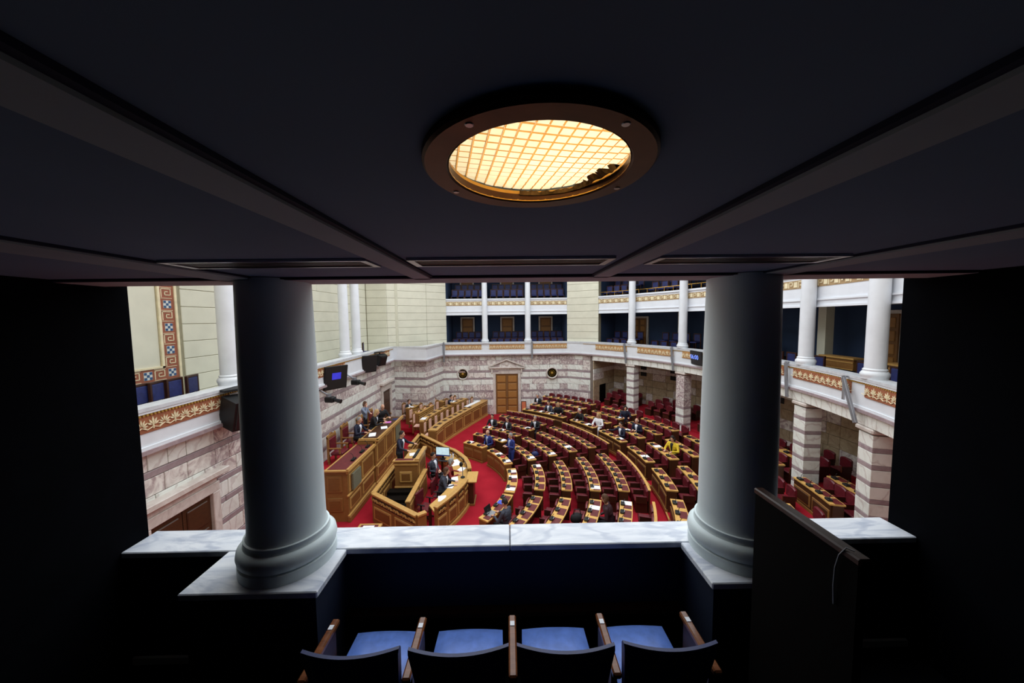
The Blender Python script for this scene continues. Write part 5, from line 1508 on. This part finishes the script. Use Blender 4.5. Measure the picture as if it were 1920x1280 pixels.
# deputies
FR, MID, T3, NR = 'far front block', 'middle front block', 'third front block', 'near front block'
def nseats(bk, row): return max(k for (b_, r, k) in SEATS if b_ == bk and r == row)
sit(FR, 'C', 1, 'dark-suited man at the far end of third row, far block', pose='desk', suit='suit_dark', hair='hair_dark', twist=10)
sit(FR, 'C', 3, 'dark-haired man in suit, middle of third row, far block', pose='desk', suit='suit_dark', hair='hair_dark')
sit(FR, 'D', nseats(FR, 'D'), 'grey-haired man resting chin on hand in the far block', pose='face', suit='suit_dark', hair='hair_grey', twist=25)
sit(FR, 'A', 2, 'bald man in blue suit and light shirt, front desk', pose='lap', suit='suit_blue', shirt='shirt_blue', hair='hair_grey', style='bald')
r_, a_, z_ = SEATS[(T3, 'A', 2)]
person('man in bright blue suit standing in the front row', pol(r_ - .30, 26.5, z_ + .0), 215, 'paper', 'suit_blue', 'shirt_blue', 'hair_grey', 'short', .02, True, legs='suit_blue')
B1, B2, B3 = 'first rear block', 'second rear block', 'third rear block'
sit(B1, 'H', 1, 'person in dark suit far back beside the double door', pose='paper', suit='suit_dark', hair='hair_grey')
sit(B1, 'G', nseats(B1, 'G') - 2, 'man in grey suit beside the blonde woman, rear desks', pose='desk', suit='suit_grey', hair='hair_dark')
sit(B1, 'G', nseats(B1, 'G') - 1, 'blonde woman in dark jacket leaning to the man beside her', pose='desk', suit='jacket_black', shirt='jacket_black', hair='hair_blonde', style='long', twist=40)
sit(B2, 'G', 1, 'white-haired person in black bent over papers, rear desks', pose='desk', suit='jacket_black', shirt='jacket_black', hair='hair_white', lean=.35)
sit(B2, 'G', 3, 'blonde woman in a white jacket at rear desks', pose='desk', suit='jacket_white', shirt='jacket_white', hair='hair_blonde', style='long', legs='jacket_white', twist=20)
sit(B3, 'G', 2, 'man in dark suit and tie stretching one arm sideways', pose='side', suit='suit_navy', hair='hair_dark', twist=10)
sit(B3, 'H', 2, 'bald man in navy suit and tie reading at rear desks', pose='paper', suit='suit_navy', hair='hair_white', style='bald', twist=25)
sit(B2, 'I', nseats(B2, 'I'), 'dark-haired person in navy seen before the rear pillar', pose='desk', suit='suit_navy', shirt='suit_navy', hair='hair_dark', style='bob', twist=50)
sit('fourth rear block', 'H', 2, 'dark-haired woman in a yellow jacket at rear desks', pose='desk', suit='jacket_yellow', shirt='jacket_black', hair='hair_dark', style='bob', twist=30)
sit(NR, 'D', 2, 'red-haired woman in dark maroon seated near marble parapet', pose='lap', suit='jacket_maroon', shirt='jacket_maroon', hair='hair_brown', style='bob', lean=.2)
sit(NR, 'A', 3, 'dark-haired man with a laptop at the nearest front desk', pose='desk', suit='suit_grey', hair='hair_dark')

# ================================================================== PAPERS, LAPTOP, BAGS
def desk_paper(row, a, label, dr=-.17, w=.11, l=.15, m_='paper', dz=.012):
    q = pol(RO[row] + dr, a, ZT[row] + dz)
    tag(MB().obox(q, (w, l, .004), rad(a - 90)).build('paper_sheet', m_), label, 'paper', 'papers on the desks')
for row, a, lb in (('A', 30, 'white papers before the standing man in blue'), ('A', 19, 'white paper at near end of the standing man\'s desk'), ('A', 6, 'white paper, far end of front desk in middle block'), ('A', 0, 'white paper, middle of front desk in middle block'), ('A', -12, 'white papers, near end of front desk in middle block'),
                   ('A', 57, 'white paper on the desk of the bald man in blue'), ('B', 17, 'white paper, near end of second row, third block'), ('B', 8, 'small white note, far end of second row, middle block'), ('B', 43, 'white paper on second row desk of the far block'), ('C', 16.5, 'white paper, near end of third row, third block'),
                   ('C', 60, 'white papers before the man at far end, third row'), ('C', 52, 'white papers before the dark-haired man, third row'), ('D', 19, 'white paper, near end of fourth row, third block'), ('D', -10.5, 'white paper, near end of fourth row, middle block'), ('D', 44, 'white papers before the grey-haired man resting chin'),
                   ('D', -20.5, 'white paper on fourth row desk of the near block'), ('E', -17.5, 'white paper on fifth row desk of the near block'),
                   ('G', 46, 'white papers before the couple at rear desks'), ('G', 50, 'pale papers left of the couple at rear desks'), ('G', 35, 'white papers before the white-haired person'), ('G', 16, 'white papers at near end, third rear block'), ('G', 4, 'white paper on first rear desk, fourth rear block'), ('G', 30, 'white paper before the woman in white'),
                   ('H', 20, 'white papers before the bald man in navy'), ('H', 8, 'white papers before the woman in yellow'), ('I', 28, 'white paper before the person in navy')):
    desk_paper(row, a, lb)
desk_paper('A', -24, 'blue folder on the nearest front desk', m_='paper_blue'); desk_paper('A', 25, 'red folder on the standing man\'s desk', m_='paper_red', w=.07, l=.08, dz=.02)
q = pol(RO['A'] - .17, -33, ZT['A'])
lp = thing('laptop', 'open black laptop before the dark-haired man', 'laptop', q, rad(-33 + 90))
local(lp)
MB().box(-.15, .15, -.1, .1, 0, .015, .004).build('keyboard_base', 'silver', lp)
MB().merge(MB().box(-.15, .15, 0, .012, 0, .2), Matrix.Translation((0, .1, .015)) @ Matrix.Rotation(-.3, 4, 'X')).build('lid', 'black_plastic', lp)
def bag(q, m_, label, k=1.0):
    b_ = thing('handbag', label, 'bag', q); local(b_)
    t = MB().ell((0, 0, .13 * k), (.17 * k, .11 * k, .14 * k), 14, 8)
    t.v = [(x, y, max(0, z)) for x, y, z in t.v]
    t.build('body', m_, b_, (0, 0, 0), True)
    MB().tube([(-.1 * k, 0, .22 * k), (-.06 * k, 0, .36 * k), (.06 * k, 0, .36 * k), (.1 * k, 0, .22 * k)], .012 * k, 6).build('handle', m_, b_)
    ORG[b_] = q
r_, a_, z_ = SEATS[(T3, 'B', nseats(T3, 'B') - 1)]
bag(pol(r_ - .22, a_, z_ + .44), 'blue_seat', 'blue bag lying on a seat of the third block')
r_, a_, z_ = SEATS[(NR, 'C', 2)]
bag(pol(r_ - .22, a_, z_ + .44), 'jacket_black', 'shiny black bag on a seat near the marble parapet', 1.2)
